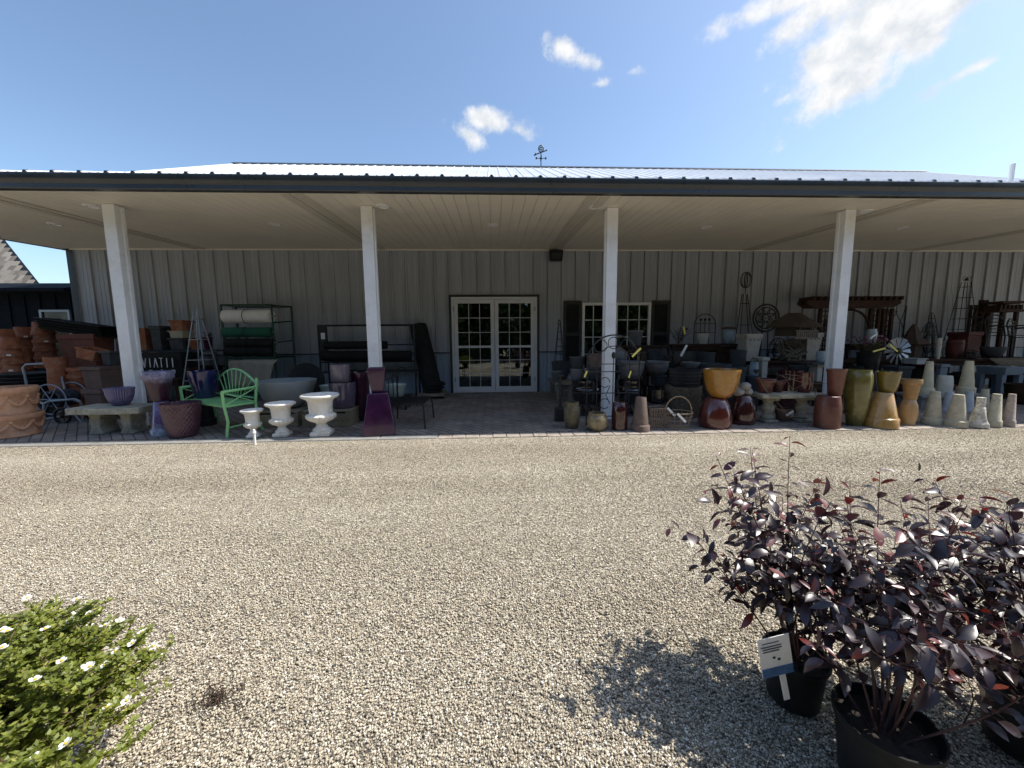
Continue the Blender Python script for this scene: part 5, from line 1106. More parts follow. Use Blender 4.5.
# driftwood birdhouse
YB = 7.5
p = at(792, 336, YB); zb2 = ZD; o = thing('driftwood_house', 'rustic thatched twig birdhouse raised on a driftwood trunk', 'birdhouse', (p.x, YB, zb2)); kk = YB/F
def bl(px, py): q = at(px, py, YB); return Vector((q.x-p.x, 0, q.z-zb2))
t = MB(); f = bl(792, 336).z; w2 = 12*kk
t.box((0, 0, f+.13), (w2*1.5, .5, .26)); t.build('house_body', 'thatch', o, bevel=.01)
t = MB(); apex = bl(788, 313).z; ev = f+.2
t.add([(-w2*1.1, -.42, ev), (w2*1.1, -.42, ev), (w2*1.1, .42, ev), (-w2*1.1, .42, ev), (-w2*.55, 0, apex), (w2*.45, 0, apex), (-w2*1.1, -.42, ev-.03), (w2*1.1, -.42, ev-.03), (w2*1.1, .42, ev-.03), (-w2*1.1, .42, ev-.03)],
      [(0, 1, 5, 4), (1, 2, 5), (2, 3, 4, 5), (3, 0, 4), (6, 7, 1, 0), (7, 8, 2, 1), (8, 9, 3, 2), (9, 6, 0, 3), (9, 8, 7, 6)])
for i in range(46): x = -w2*1.08+w2*2.16*i/45; t.tube([(x*.48, -.03, apex-.01), (x+random.uniform(-.02, .02), -.43, ev+random.uniform(-.05, .0))], .010, 4)
t.build('thatched_roof', 'thatch', o)
t = MB(); t.tube(arc((w2*.2, -.27, f+.02), .13, 0, 180, 14, rb=.22), .018, 6); t.build('arched_door', 'grey_wood', o)
t = MB(); 
for i in range(11): t.box((-w2*.8+i*w2*.17, -.36, f+.03), (.022, .02, .13))
t.box((0, -.36, f+.1), (w2*1.9, .02, .02)); t.box((0, -.33, f-.04), (w2*2, .1, .03)); t.build('railing', 'grey_wood', o)
t = MB()
for s in (-1, 1): 
    for i in range(3): t.tube([(w2*1.0, -.1+.1*i, f), (w2*1.9, -.1+.1*i, f+.22+.05*i)], .008, 5)
t.build('twig_brace', 'twig', o)
t = MB(); random.seed(11)
for i in range(22):
    a = random.uniform(0, 6.28); x0 = random.uniform(-.2, .2); pts = [Vector((x0, random.uniform(-.15, .15), 0))]
    for k in range(1, 6): pts.append(Vector((x0*(1-k*.1)+.12*math.sin(a+k*1.3)+random.uniform(-.03, .03), .12*math.cos(a*1.7+k*1.1), (f-.04)*k/5*random.uniform(.85, 1))))
    t.tube(pts, [.022, .02, .018, .016, .012, .01], 6)
t.build('driftwood_trunk', 'twig', o)
# white taper planters
def wood_planter(label, cx, top, base, wpx, Y, z0, rz=0):
    p = at(cx, base, Y); h = at(cx, top, Y).z-z0; w_ = wpx*Y/F; o = thing('wooden_planter', label, 'planter', (p.x, Y, z0), None, rz)
    t = MB(); t.trough((0, 0, 0), (w_*.62, w_*.62), (w_*.92, w_*.92), h, .015); t.build('box', 'white_wood', o, smooth=False)
    t = MB()
    for i in range(3): t.lathe([(.012, 0), (.012, .006), (.004, .008)], 8, (-w_*.25+i*w_*.25, -w_*.475, h*.78), mx=Matrix.Rotation(R(90), 3, 'X'))
    t.build('bolt', 'black_metal', o)
wood_planter('tall white-washed wooden planter left of the thatched birdhouse', 748, 334, 360, 17, 7.55, ZD)
wood_planter('tall white-washed wooden planter right of the thatched birdhouse', 807, 333, 360, 17, 7.6, ZD)
# things in front of the display bench
wb = trough('slatted_crate', 'small white wooden crate with crossed slats left of the driftwood', 762, 357, 376, 15, 'white_wood', 6.9, .43, .28, flare=1)
plain_table('plank_stand', 'plank stand under the small white slatted crate and blue can', at(744, 380, 6.8).x, at(772, 380, 6.8).x, 6.6, 7.1, .43, 'brown_wood', .05)
cn = pot('milk_can', 'milk can', 'blue-grey milk can with a dark heart mark', 751.5, 362, 376, 10, 'jar', 'milk_can', Y=6.75, z0=.43)
t = MB(); r0 = cn.r*1.02; t.prism([Vector((a*.05, -r0, cn.h*.5+b*.05)) for a, b in ((0, -1), (.9, .1), (.9, .7), (.45, .95), (0, .6), (-.45, .95), (-.9, .7), (-.9, .1))], 0, (0, .03, 0)); t.build('heart_mark', 'shutter', cn.o)
t = MB(); t.tube(arc((0, 0, cn.h), cn.r*.9, 0, 180, 12), .007, 5); t.build('handle', 'rusty_metal', cn.o)
pot('blue_pot', 'pot', 'dark blue-grey pot on the ground behind the maroon domed pot', 752, 376, 414, 16, 'taper', 'slate_plastic', Y=6.1)
# right stone bench
Yr = ground(770, 426).y+.28; zr = at(785, 393.5, Yr-.1).z
RBn = stone_bench('pale concrete bench on carved legs carrying maroon pots', at(755, 393, Yr).x, at(816, 393, Yr).x, Yr, zr, .16, 'bench_stone', .06, .34, True, True)
pot('maroon_pot', 'pot', 'low maroon pot on the left end of the concrete bench', 764, 378.5, 394, 22, 'rimmed', 'rust_red', Y=Yr, z0=zr)
pot('maroon_pot', 'pot', 'small maroon pot between larger ones on the concrete bench', 777, 381, 394, 14, 'rimmed', 'rust_red', Y=Yr+.05, z0=zr)
pot('maroon_pot', 'pot', 'large glossy maroon pot standing behind the concrete bench', 788, 370, 413, 27, 'cyl', 'maroon', Y=6.0)
pot('maroon_pot', 'pot', 'glossy maroon pot on the right end of the concrete bench', 803, 372.5, 394, 18, 'barrel', 'oxblood', Y=Yr, z0=zr)
tp = pot('clay_pot', 'pot', 'terracotta pot with a white tag under the concrete bench', 784, 408, 425, 20, 'taper', 'brown_clay', Y=Yr+.05)
tagmesh(Vector((-.06, -tp.r-.02, tp.h*.55)), (.8, 0, .5), .12, .035).build('price_tag', 'white_tag', tp.o)
t = MB(); random.seed(5)
for i in range(7):
    a = random.uniform(-.5, .5); x0, x1 = random.uniform(-.55, -.1), random.uniform(.0, .65)
    t.tube([(x0, -.26, random.uniform(-.05, .3)), ((x0+x1)/2, -.31+a*.05, random.uniform(-.3, .32)), (x1, -.27, random.uniform(-.40, .2))], .003, 5)
tag(t.build('vine_twigs', 'twig', loc=(at(778, 394, Yr).x, Yr, zr)), 'loose bare vine twigs trailing over the front of the concrete bench', 'twigs')
# rust red pair, olive vase, ochre pots
w0_ = pot('ribbed_pot', 'pot', 'rust red ribbed pot standing upside down beside the olive vase', 828.5, 395.5, 429, 29, 'barrel', 'rust_red', flip=True, mod=fluted(40, .03), n=120)
pot('rust_pot', 'pot', 'rust red tapered pot stacked on the upside down ribbed pot', 834, 369, 395.5, 22, 'taper', 'rust_red', on=w0_)
t = MB(); t.lathe([(.02, 0), (.11, .012), (.125, .03), (.115, .028)], 24); q = ground(815, 418); o = thing('bird_feeder', 'small rusty dish on a stake before the ribbed red pot', 'feeder', (q.x, 5.05, 0)); t.build('dish', 'rusty_metal', o, loc=(0, 0, .15)); t = MB(); t.tube([(0, 0, 0), (0, 0, .155)], .007, 6); t.build('stake', 'rusty_metal', o)
pot('olive_vase', 'vase', 'tall olive green glazed vase right of the fourth post', 856.5, 369.5, 427, 31, 'vase', 'olive', n=56)
x0_ = pot('flared_pot', 'pot', 'honey coloured flared pot upside down under the olive bowl', 882.5, 392, 428.5, 40, 'flare', 'honey', flip=True)
pot('olive_bowl', 'bowl', 'olive amber glazed bowl stacked on the honey coloured pot', 885.5, 371.5, 392, 28, 'soft', 'olive_amber', on=x0_)
x1_ = pot('round_pot', 'pot', 'round tan glazed pot upside down under the tan rimmed pot', 909, 399, 425.5, 22, 'round', 'tan_glaze', flip=True)
pot('tan_pot', 'pot', 'tan clay rimmed pot stacked on the round tan pot', 909.5, 379, 399, 23, 'rimmed', 'tan_clay', on=x1_)
# cream cones on the right
G_ = 'upturned pale stone pots at the right end'
pot('cone_pot', 'pot', 'weathered olive-grey cone pot, leftmost in the low row of stone pots', 934, 391, 425, 25, 'cone', 'stone_pot', flip=True, group=G_)
pot('cone_pot', 'pot', 'ribbed grey cone pot in front of the blue-white pots', 958, 394.5, 427.5, 27, 'cone', 'stone_pot', flip=True, mod=fluted(36, .03), n=108, group=G_)
pot('cone_pot', 'pot', 'white broken mosaic pot, upside down at the patio edge', 980.5, 397.5, 428, 24, 'neck', 'mosaic', flip=True, group=G_, mod=lambda t, z: 1+.05*math.sin(5*t+z*20))
pot('cone_pot', 'pot', 'grey cone pot between the mosaic pot and the pinkish one', 996, 394, 427, 19, 'tall_taper', 'stone_pot', flip=True, group=G_)
pot('cone_pot', 'pot', 'pinkish speckled cone pot, rightmost of the low row', 1011, 394, 426.5, 16, 'tall_taper', 'pinkish_stone', flip=True, group=G_)
pot('cone_pot', 'pot', 'blue-white cone pot behind the ribbed grey cone', 948.5, 391.5, 419, 16, 'tall_taper', 'blue_white', flip=True, group=G_, Y=5.75)
pot('cone_pot', 'pot', 'blue-white cone pot between the ribbed cone and the mosaic pot', 968, 391.5, 419, 16, 'tall_taper', 'blue_white', flip=True, group=G_, Y=5.75)
pot('cone_pot', 'pot', 'small olive-grey pot peeking over the mosaic pot', 983.5, 389, 419, 15, 'tall_taper', 'stone_pot', flip=True, group=G_, Y=5.75)
zsh = at(945, 393.5, 6.15).z
plain_table('slab_stand', 'low slab stand carrying two cream pots and a white one', at(913, 393, 6.1).x, at(982, 393, 6.1).x, 5.95, 6.5, zsh, 'concrete', .1, cat='stand')
pot('cone_pot', 'pot', 'cream cone pot at the left of the slab stand', 925, 361.5, 394, 17.5, 'cone', 'cream', flip=True, Y=6.15, z0=zsh, group='cream pots on the slab stand')
pot('cone_pot', 'pot', 'cream ribbed cone pot at the right of the slab stand', 964, 361, 391, 21, 'cone', 'cream', flip=True, Y=6.15, z0=zsh, mod=fluted(30, .02), n=90, group='cream pots on the slab stand')
pot('white_pot', 'pot', 'pale grey barrel pot between the two cream cones', 942, 375.5, 393, 19, 'barrel', 'pale_stone', Y=6.15, z0=zsh, flip=True)
# arbor
AR = thing('garden_arbor', 'reddish brown wooden arbor with lattice sides behind the fourth post', 'arbor', (at(853, 360, 8.3).x, 8.3, 0)); Ya = 8.3; kk = Ya/F
def al(px, py, Y=8.3): q = at(px, py, Y); return Vector((q.x-AR.location.x, Y-8.3, q.z))
t = MB(); a, b = al(807, 303, 8.0), al(901, 303, 8.0); zt2 = al(853, 298, 8.0).z
for y in (-.3, -.08): t.prism([(a.x, y, zt2-.12), (a.x+.15, y, zt2-.2), (b.x-.15, y, zt2-.2), (b.x, y, zt2-.12), (b.x, y, zt2-.04), (a.x, y, zt2-.04)], 0, (0, .05, 0))
t.build('beam', 'brown_wood', AR, smooth=False); t = MB()
n = 15
for i in range(n): x = a.x+.08+(b.x-a.x-.16)*i/(n-1); t.box((x, -.2, zt2-.01), (.04, .42, .08))
t.build('rafter', 'brown_wood', AR, smooth=False)
for x0, x1 in ((818, 829), (868, 876), (881, 889)):
    xx0, xx1 = al(x0, 340).x, al(x1, 340).x
    for x in (xx0, xx1):
        t = MB(); t.box((x, 0, (zt2-.2)/2), (.06, .06, zt2-.2)); t.build('upright', 'brown_wood', AR)
    t = MB()
    for i in range(10): z = .8+(zt2-1.05)*i/9; t.box(((xx0+xx1)/2, 0, z), (xx1-xx0, .02, .022))
    t.box(((xx0+xx1)/2, .013, (zt2+.7)/2), (.02, .015, zt2-1.1)); t.build('lattice', 'brown_wood', AR)
t = MB(); c = (al(829, 330).x+al(868, 330).x)/2; rr = (al(868, 330).x-al(829, 330).x)/2
t.tube(arc((c, 0, zt2-.2-rr*.95), rr, 0, 180, 20, rb=rr*.9), .025, 8); t.build('arch', 'brown_wood', AR)
# square geometric trellis
x0, x1, z0_, z1_ = at(886, 320, 8.5).x, at(905, 320, 8.5).x, ZD, at(895, 306, 8.5).z
o = thing('panel_trellis', 'square black geometric trellis panel right of the arbor', 'trellis', ((x0+x1)/2, 8.5, ZD)); hw = (x1-x0)/2; hh = z1_-ZD; hm = hh/2
t = MB(); t.tube([(-hw, 0, 0), (hw, 0, 0), (hw, 0, hh), (-hw, 0, hh)], .014, 6, True); t.build('outer_frame', 'black_metal', o); t = MB()
t.tube([(-hw*.5, 0, hm-.2), (hw*.5, 0, hm-.2), (hw*.5, 0, hm+.2), (-hw*.5, 0, hm+.2)], .009, 5, True)
for s in (-1, 1): t.tube([(s*hw, 0, hm+.05), (0, 0, hm+.42), (-s*hw*.1, 0, hm+.46)], .009, 5); t.tube([(s*hw, 0, hm-.05), (0, 0, hm-.42)], .009, 5); t.tube([(0, 0, hm+s*.42), (0, 0, hm+s*hm)], .009, 5); t.tube([(s*hw*.5, 0, hm+.2), (s*hw, 0, hh)], .009, 5)
t.build('inner_bars', 'black_metal', o)
# potted flowers with tags
pp = pot('black_planter', 'planter', 'black planter holding purple flowers right of the fourth post', 864, 352, 376, 26, 'soft', 'black_plastic', Y=6.9, z0=.42)
plain_table('plank_stand', 'dark plank stand under the black flower planter', at(845, 380, 6.9).x, at(882, 380, 6.9).x, 6.55, 7.2, .42, 'brown_wood', .05)
o = sprig((pp.x, pp.Y, pp.top-.1), 26, .40, .34, 'green_leaf', 'purple and pink artificial flowers with bright tags in a black planter', 'flower_bunch', 'flowers', 'flower_mix')
tagmesh(Vector((.08, -.3, .24)), (.75, 0, -.6), .20, .03).build('price_tag', 'yellow_tag', o); tagmesh(Vector((-.28, -.35, .12)), (1, 0, .25), .24, .03).build('price_tag', 'yellow_tag', o); tagmesh(Vector((-.3, -.3, .35)), (.8, 0, .6), .12, .03).build('price_tag', 'white_tag', o)
pot('milk_can', 'milk can', 'galvanised watering can shaped jug above the purple flowers', 864, 329, 344, 14, 'jar', 'galvanised', Y=7.7, z0=at(864, 344, 7.7).z)
plain_table('high_stand', 'narrow dark stand under the galvanised jug', at(854, 344, 7.7).x, at(874, 344, 7.7).x, 7.45, 7.95, at(864, 344, 7.7).z, 'brown_wood', .05)
# windmill fan head
p = at(898, 351, 7.1); o = thing('windmill_fan', 'small galvanised windmill fan on a post behind the olive bowl', 'windmill', (p.x, 7.1, 0)); cz = p.z; rr = 14*7.1/F
t = MB()
for i in range(12):
    a = i*math.pi/6; u = Vector((math.cos(a), 0, math.sin(a))); v = Vector((-math.sin(a), .35, math.cos(a))).normalized(); c = Vector((0, 0, cz))
    t.prism([c+u*.06-v*.012, c+u*rr-v*.045, c+u*rr+v*.045, c+u*.06+v*.012], 0, (0, .006, 0))
t.build('blade', 'galvanised', o); t = MB(); t.lathe([(.06, 0), (.06, .02), (.02, .03)], 16, (0, -.02, cz), mx=Matrix.Rotation(R(90), 3, 'X')); t.build('hub', 'black_metal', o)
t = MB(); t.tube([(0, .03, 0), (0, .03, cz)], .025, 8); t.build('post', 'brown_wood', o)
# pagoda lantern
p = at(912, 345, 7.75); o = thing('pagoda_lantern', 'dark pagoda shaped feeder with flared roof right of the windmill fan', 'lantern', (p.x, 7.75, ZD)); kk = 7.75/F
t = MB(); za = at(912, 344, 7.75).z-ZD; zb3 = at(912, 324, 7.75).z-ZD
t.lathe([(.02, zb3), (.06, zb3-.06), (.16, za+.12), (.28, za), (.26, za-.015), (.02, za+.04)], 6); t.build('roof', 'rusty_metal', o, smooth=False)
t = MB(); t.lathe([(.16, .02), (.16, za), (.02, za+.02)], 6); t.build('body', 'rusty_metal', o, smooth=False); t = MB(); t.lathe([(.24, 0), (.24, .02), (.02, .022)], 6); t.build('base', 'rusty_metal', o, smooth=False)
# birdhouse jar and box
q = trough('white_box', 'small white wooden box with a dark knot under the blue jar', 817, 364, 382, 15, 'white_wood', 6.6, .42, .28, flare=1)
plain_table('plank_stand', 'dark plank stand under the small white box', at(806, 382, 6.6).x, at(828, 382, 6.6).x, 6.4, 6.85, .42, 'brown_wood', .05)
t = MB(); t.box((0, 0, .015), (.42, .36, .03)); o = t.build('slate_lid', 'slate_plastic', loc=(q.x, q.Y, q.top)); tag(o, 'blue-grey slab lying on the small white box', 'slab')
pot('blue_jar', 'jar', 'small blue-grey jar on the slab beside the fourth post', 816.5, 351, 363, 10, 'jar', 'milk_can', Y=6.6, z0=q.top+.03)
# red barrels, crates, bowl, tub bench
def barrel(label, cx, top, base, wpx, Y, z0):
    p = at(cx, top, Y); p.x, r = span(cx, wpx, Y); h = p.z-z0; o = thing('half_barrel', label, 'barrel', (p.x, Y, z0)); t = MB()
    t.lathe([(r*.85, 0), (r*.96, h*.3), (r, h*.55), (r*.94, h), (r*.86, h), (r*.8, h*.3)], 24, mod=lambda a, z: 1-.015*abs(math.cos(12*a))); t.build('staves', 'red_wood', o)
    t = MB()
    for f, s in ((.2, .945), (.8, .99)): t.tube([(r*s*math.cos(a), r*s*math.sin(a), h*f) for a in [2*math.pi*i/28 for i in range(28)]], .012, 6, True)
    t.build('hoop', 'black_metal', o)
barrel('dark red wooden half barrel on the display bench', 948, 340, 359, 20, 7.7, ZD)
q = trough('red_crate', 'dark red wooden crate behind the half barrel', 967, 332, 358, 32, 'red_wood', 8.1, ZD, .5, flare=1)
pot('black_bowl', 'bowl', 'wide black bowl on the display bench right of the red crate', 986, 347, 360, 29, 'wide', 'charcoal_pot', Y=7.55, z0=ZD)
o = thing('tub_bench', 'blue-grey painted bench with an upturned tub seat', 'bench', (at(997, 390, 6.9).x, 6.9, 0)); zt2 = at(997, 366.5, 6.9).z; kk = 6.9/F; w2 = 11*kk
t = MB(); t.frustum((0, 0, zt2-.15), (w2*2*.94, .42), (w2*2, .46), .15); t.build('seat', 'blue_table', o, bevel=.012)
for sx in (-1, 1):
    for sy in (-1, 1): t = MB(); t.frustum((sx*w2*.85, sy*.16, 0), (.06, .06), (.09, .09), zt2-.15); t.build('leg', 'blue_table', o, bevel=.004)
trough('blue_tub', 'blue-grey metal tub between the cream pots', 940, 364, 384, 20, 'blue_table', 6.9, .3, .4)
trough('blue_tub', 'second blue-grey metal tub left of the right cream cone', 917, 358, 364, 24, 'blue_white', 7.0, .68, .35, cat='tub')
plain_table('plank_stand', 'red-brown plank stand under the blue-grey tubs', at(905, 384, 6.95).x, at(952, 384, 6.95).x, 6.7, 7.25, .3, 'red_wood', .05)
plain_table('plank_stand', 'tall narrow stand carrying the shallow blue-white tub', at(905, 364, 7.28).x, at(925, 364, 7.28).x, 6.85, 7.3, .68, 'red_wood', .04)
pot('white_bottle', 'bottle', 'slim white bottle shaped vase beside the dark red half barrel', 932, 338, 360, 6, 'jar', 'pale_stone', Y=7.5, z0=ZD)
obelisk('tall black wire obelisk with scrolled top against the wall', (961, 340), (967, 277), 8.45, .62, .14, ZD, 7, 'black_metal', .007, dep=.3)
obelisk('pale thin wire obelisk against the wall left of the black one', (946, 345), (946, 280), 8.6, .36, .2, ZD, 4, 'steel_tube', .004, finial=False, dep=.15)
# stacked dark chairs and pergola stool at right
o = thing('wooden_stool', 'dark wooden plant stand with slatted top near the right wall', 'plant stand', (at(1000, 330, 8.2).x, 8.2, ZD)); zt2 = at(1000, 302, 8.2).z-ZD; w2 = 14*8.2/F
t = MB()
for i in range(6): t.box((-w2+.06+i*(2*w2-.12)/5, 0, zt2-.12), (.05, .3, .10))
t.box((0, 0, zt2-.02), (2*w2, .4, .05)); t.box((0, 0, zt2-.2), (2*w2+.04, .36, .05)); t.build('slatted_top', 'brown_wood', o, smooth=False)
for sx in (-.55, .55):
    for sy in (-1, 1): t = MB(); t.box((sx*w2, sy*.12, (zt2-.22)/2), (.06, .06, zt2-.22)); t.build('leg', 'brown_wood', o)
def ladder(px, top, w_, label):
    a = at(px, top, 8.5); o = thing('lattice_panel', label, 'trellis', (a.x, 8.5, ZD)); h = a.z-ZD; t = MB()
    for x in (-w_/2, 0, w_/2): t.box((x, 0, h/2), (.045, .04, h))
    t.build('upright', 'brown_wood', o); t = MB()
    for i in range(6): t.box((0, -.03, .12+i*(h-.2)/5), (w_+.08, .02, .04))
    t.build('slat', 'brown_wood', o)
ladder(976, 305, .22, 'narrow dark wooden lattice leaning beside the wire obelisk'); ladder(984, 300, .16, 'taller dark wooden lattice strip beside the red crate')
def metal_chair(px, top, Y, z0, label, rz=0):
    a = at(px, top, Y); h = a.z-z0; o = thing('metal_chair', label, 'chair', (a.x, Y, z0), 'black garden chairs at the right edge', rz); s = .22; sh = h*.5
    for sx in (-1, 1):
        t = MB(); t.tube([(sx*s, -s, 0), (sx*s, -s, sh)], .014, 6); t.build('leg', 'black_metal', o); t = MB(); t.tube([(sx*s, s, 0), (sx*s, s, sh)], .014, 6); t.build('leg', 'black_metal', o)
        t = MB(); t.tube([(sx*s, s, sh+.2), (sx*(s+.04), 0, sh+.22), (sx*(s+.03), -s, sh+.18), (sx*s, -s, sh)], .014, 6); t.build('armrest', 'black_metal', o)
    t = MB(); t.lathe([(.24, sh), (.24, sh+.015), (.02, sh+.02)], 20); t.build('seat', 'black_metal', o)
    t = MB(); t.tube([(-s, s, sh)]+[Vector((-s, s+.05, h*.8))]+arc((0, s+.06, h*.8), s, 180, 0, 14, rb=h*.2)+[Vector((s, s, sh))], .015, 6)
    for i in range(5): t.tube([(-s*.9, s+.03, sh+.08+i*h*.08), (s*.9, s+.03, sh+.08+i*h*.08)], .011, 5)
    t.build('backrest', 'black_metal', o)
metal_chair(1012, 314, 7.75, ZD-.0, 'black metal garden chair with ladder back on the display bench')
metal_chair(1032, 318, 7.7, ZD-.0, 'black metal garden chair cut by the right picture edge', R(25))
t = MB(); a, b = at(988, 362, 7.3), at(1030, 362, 7.3); vs = [(a.x+(b.x-a.x)*i/12, 7.3-.25*(j/6), ZD+.01-(.0 if j == 0 else .14*math.sin(j/6*1.5)+.015*math.sin(i*1.7))) for j in range(7) for i in range(13)]
t.add(vs, [(j*13+i, j*13+i+1, (j+1)*13+i+1, (j+1)*13+i) for j in range(6) for i in range(12)]); o = t.build('coir_mat', 'twig'); sm = o.modifiers.new('thickness', 'SOLIDIFY'); sm.thickness = .015; tag(o, 'rolled brown coir mat hanging off the display bench at right', 'mat')
pot('large_bowl', 'bowl', 'wide dark brown tub on the ground at the right edge', 1022, 384, 416, 44, 'bowl', 'brown_wood', Y=6.3, z0=0)
# more dark clutter between back rows, right side
pot('dark_pot', 'pot', 'dark slate pot in the shade left of the windmill fan', 874, 372, 400, 26, 'taper', 'charcoal_pot', Y=6.4)
trough('blue_tub', 'long blue-grey trough under the windmill fan', 900, 366, 380, 30, 'slate_plastic', 6.55, .42, .3)
plain_table('plank_stand', 'dark plank stand under the long blue-grey trough', at(884, 380, 6.55).x, at(916, 380, 6.55).x, 6.35, 6.68, .42, 'brown_wood', .05)
pot('dark_pot', 'pot', 'black pot in shade behind the vine twigs and bench', 764, 384, 416, 24, 'soft', 'black_plastic', Y=6.6)
pot('dark_pot', 'pot', 'charcoal pot in shade under the driftwood birdhouse', 800, 366, 410, 30, 'soft', 'charcoal_pot', Y=6.9)

def cloche(label, px, top, base, wpx, Y, z0, m='black_metal', name='wire_cloche', cat='cloche', n=10, seed=0):
    xc, r = span(px, wpx, Y); h = at(px, top, Y).z-z0; o = thing(name, label, cat, (xc, Y, z0)); t = MB()
    for i in range(n): a = math.pi*2*i/n; u = Vector((math.cos(a), math.sin(a), 0)); t.tube([u*r]+[u*(r*math.cos(b)) + Z_*(h*.35+h*.65*math.sin(b)) for b in (0, .4, .8, 1.2, 1.55)], .007, 5)
    t.build('ribs', m, o); t = MB()
    for f, q in ((0, 1), (.35, 1), (.72, .8)): t.tube([(r*q*math.cos(a), r*q*math.sin(a), max(.008, h*f)) for a in [2*math.pi*i/22 for i in range(22)]], .008, 5, True)
    t.build('hoops', m, o); t = MB()
    for i in range(6): a = random.uniform(0, 6.28); t.tube(arc((0, 0, h*.4), r*.55, 0, 300, 12, u=Vector((math.cos(a), math.sin(a), 0)), rb=h*.28), .006, 5)
    t.build('scrolls', m, o); return o
random.seed(17)
cloche('black wire cloche on the display bench between the two white wooden planters', 774, 338, 359, 22, 7.8, ZD)
cloche('low rusty wire cloche behind the driftwood trunk', 828, 341, 359, 18, 8.0, ZD, 'rusty_metal')
cloche('tall black wire cage right of the geometric trellis panel', 921, 322, 359, 20, 8.1, ZD)
cloche('black wire hanging basket turned over in front of the red crate', 965, 350, 360, 18, 7.45, ZD)
cloche('dark wire cage under the right end of the display bench', 1003, 388, 404, 24, 6.95, 0)
cloche('black wire basket cage standing left of the round rusty basket', 664, 345, 366, 18, 6.75, .44)
plain_table('plank_stand', 'dark plank stand under the black wire basket cage', at(655, 366, 6.75).x, at(674, 366, 6.75).x, 6.56, 6.78, .44, 'brown_wood', .04)
obelisk('short rusty wire obelisk between the arbor and the birdhouse', (826, 360), (826, 318), 8.45, .28, .05, ZD, 4, 'rusty_metal', .008, dep=.2)
obelisk('medium black wire obelisk right of the pagoda lantern', (934, 345), (932, 312), 8.3, .26, .06, ZD, 5, 'black_metal', .008, dep=.2)
for px, top, w_, z_, Y_r, lab in ((655, 349, 20, .62, 6.95, 'dark grey pot beside the wire stakes'), (703, 352, 20, .0, 7.3, 'dark tall pot in shade under the display table front'), (735, 350, 18, .0, 7.2, 'black tall pot in shade right of the display table'),
                                  (850, 366, 22, 0, 6.9, 'black pot in shade behind the olive vase'), (912, 362, 22, 0, 7.2, 'black tub in shade behind the tan pots'), (958, 372, 20, 0, 6.8, 'dark tub in shade behind the right cream cone'), (1012, 372, 26, 0, 7.1, 'black tub in shade at the right edge')):
    pot('dark_pot', 'pot', lab, px, top, top+20, w_, 'soft', 'charcoal_pot' if px % 2 else 'black_plastic', Y=Y_r, z0=z_)

# ------------------------------------------------------------------ foreground potted shrubs with dark purple leaves
def add_leaf(V, Fc, T, base, u, n, L_, W_, curl, tone):
    u = u.normalized(); s = u.cross(n); s = s.normalized() if s.length > 1e-4 else u.orthogonal().normalized(); n = s.cross(u).normalized()
    o = len(V); k = 5; fold = .1+.5*((tone*37) % 1)
    for i in range(k):
        f = i/(k-1); wd = W_*math.sin(math.pi*min(1, f*.92+.06))**.8*(1 if f < .95 else .1); c = base + u*(L_*f) - n*(curl*L_*f*f)
        up = n*wd*fold + s*(L_*.05*math.sin(f*3+tone*9))
        V += [c - s*wd + up, c, c + s*wd + up]; T += [tone]*3
    for i in range(k-1):
        a = o+i*3; Fc += [(a, a+1, a+4, a+3), (a+1, a+2, a+5, a+4)]
def leaf_mesh(name, V, Fc, T, m, parent):
    me = bpy.data.meshes.new(name); me.from_pydata([tuple(v) for v in V], [], Fc); me.update(); a = me.attributes.new('tone', 'FLOAT', 'POINT'); a.data.foreach_set('value', np.array(T, dtype=np.float32))
    me.materials.append(M[m]); me.shade_smooth(); o = bpy.data.objects.new(name, me); COL.objects.link(o); o.parent = parent; return o
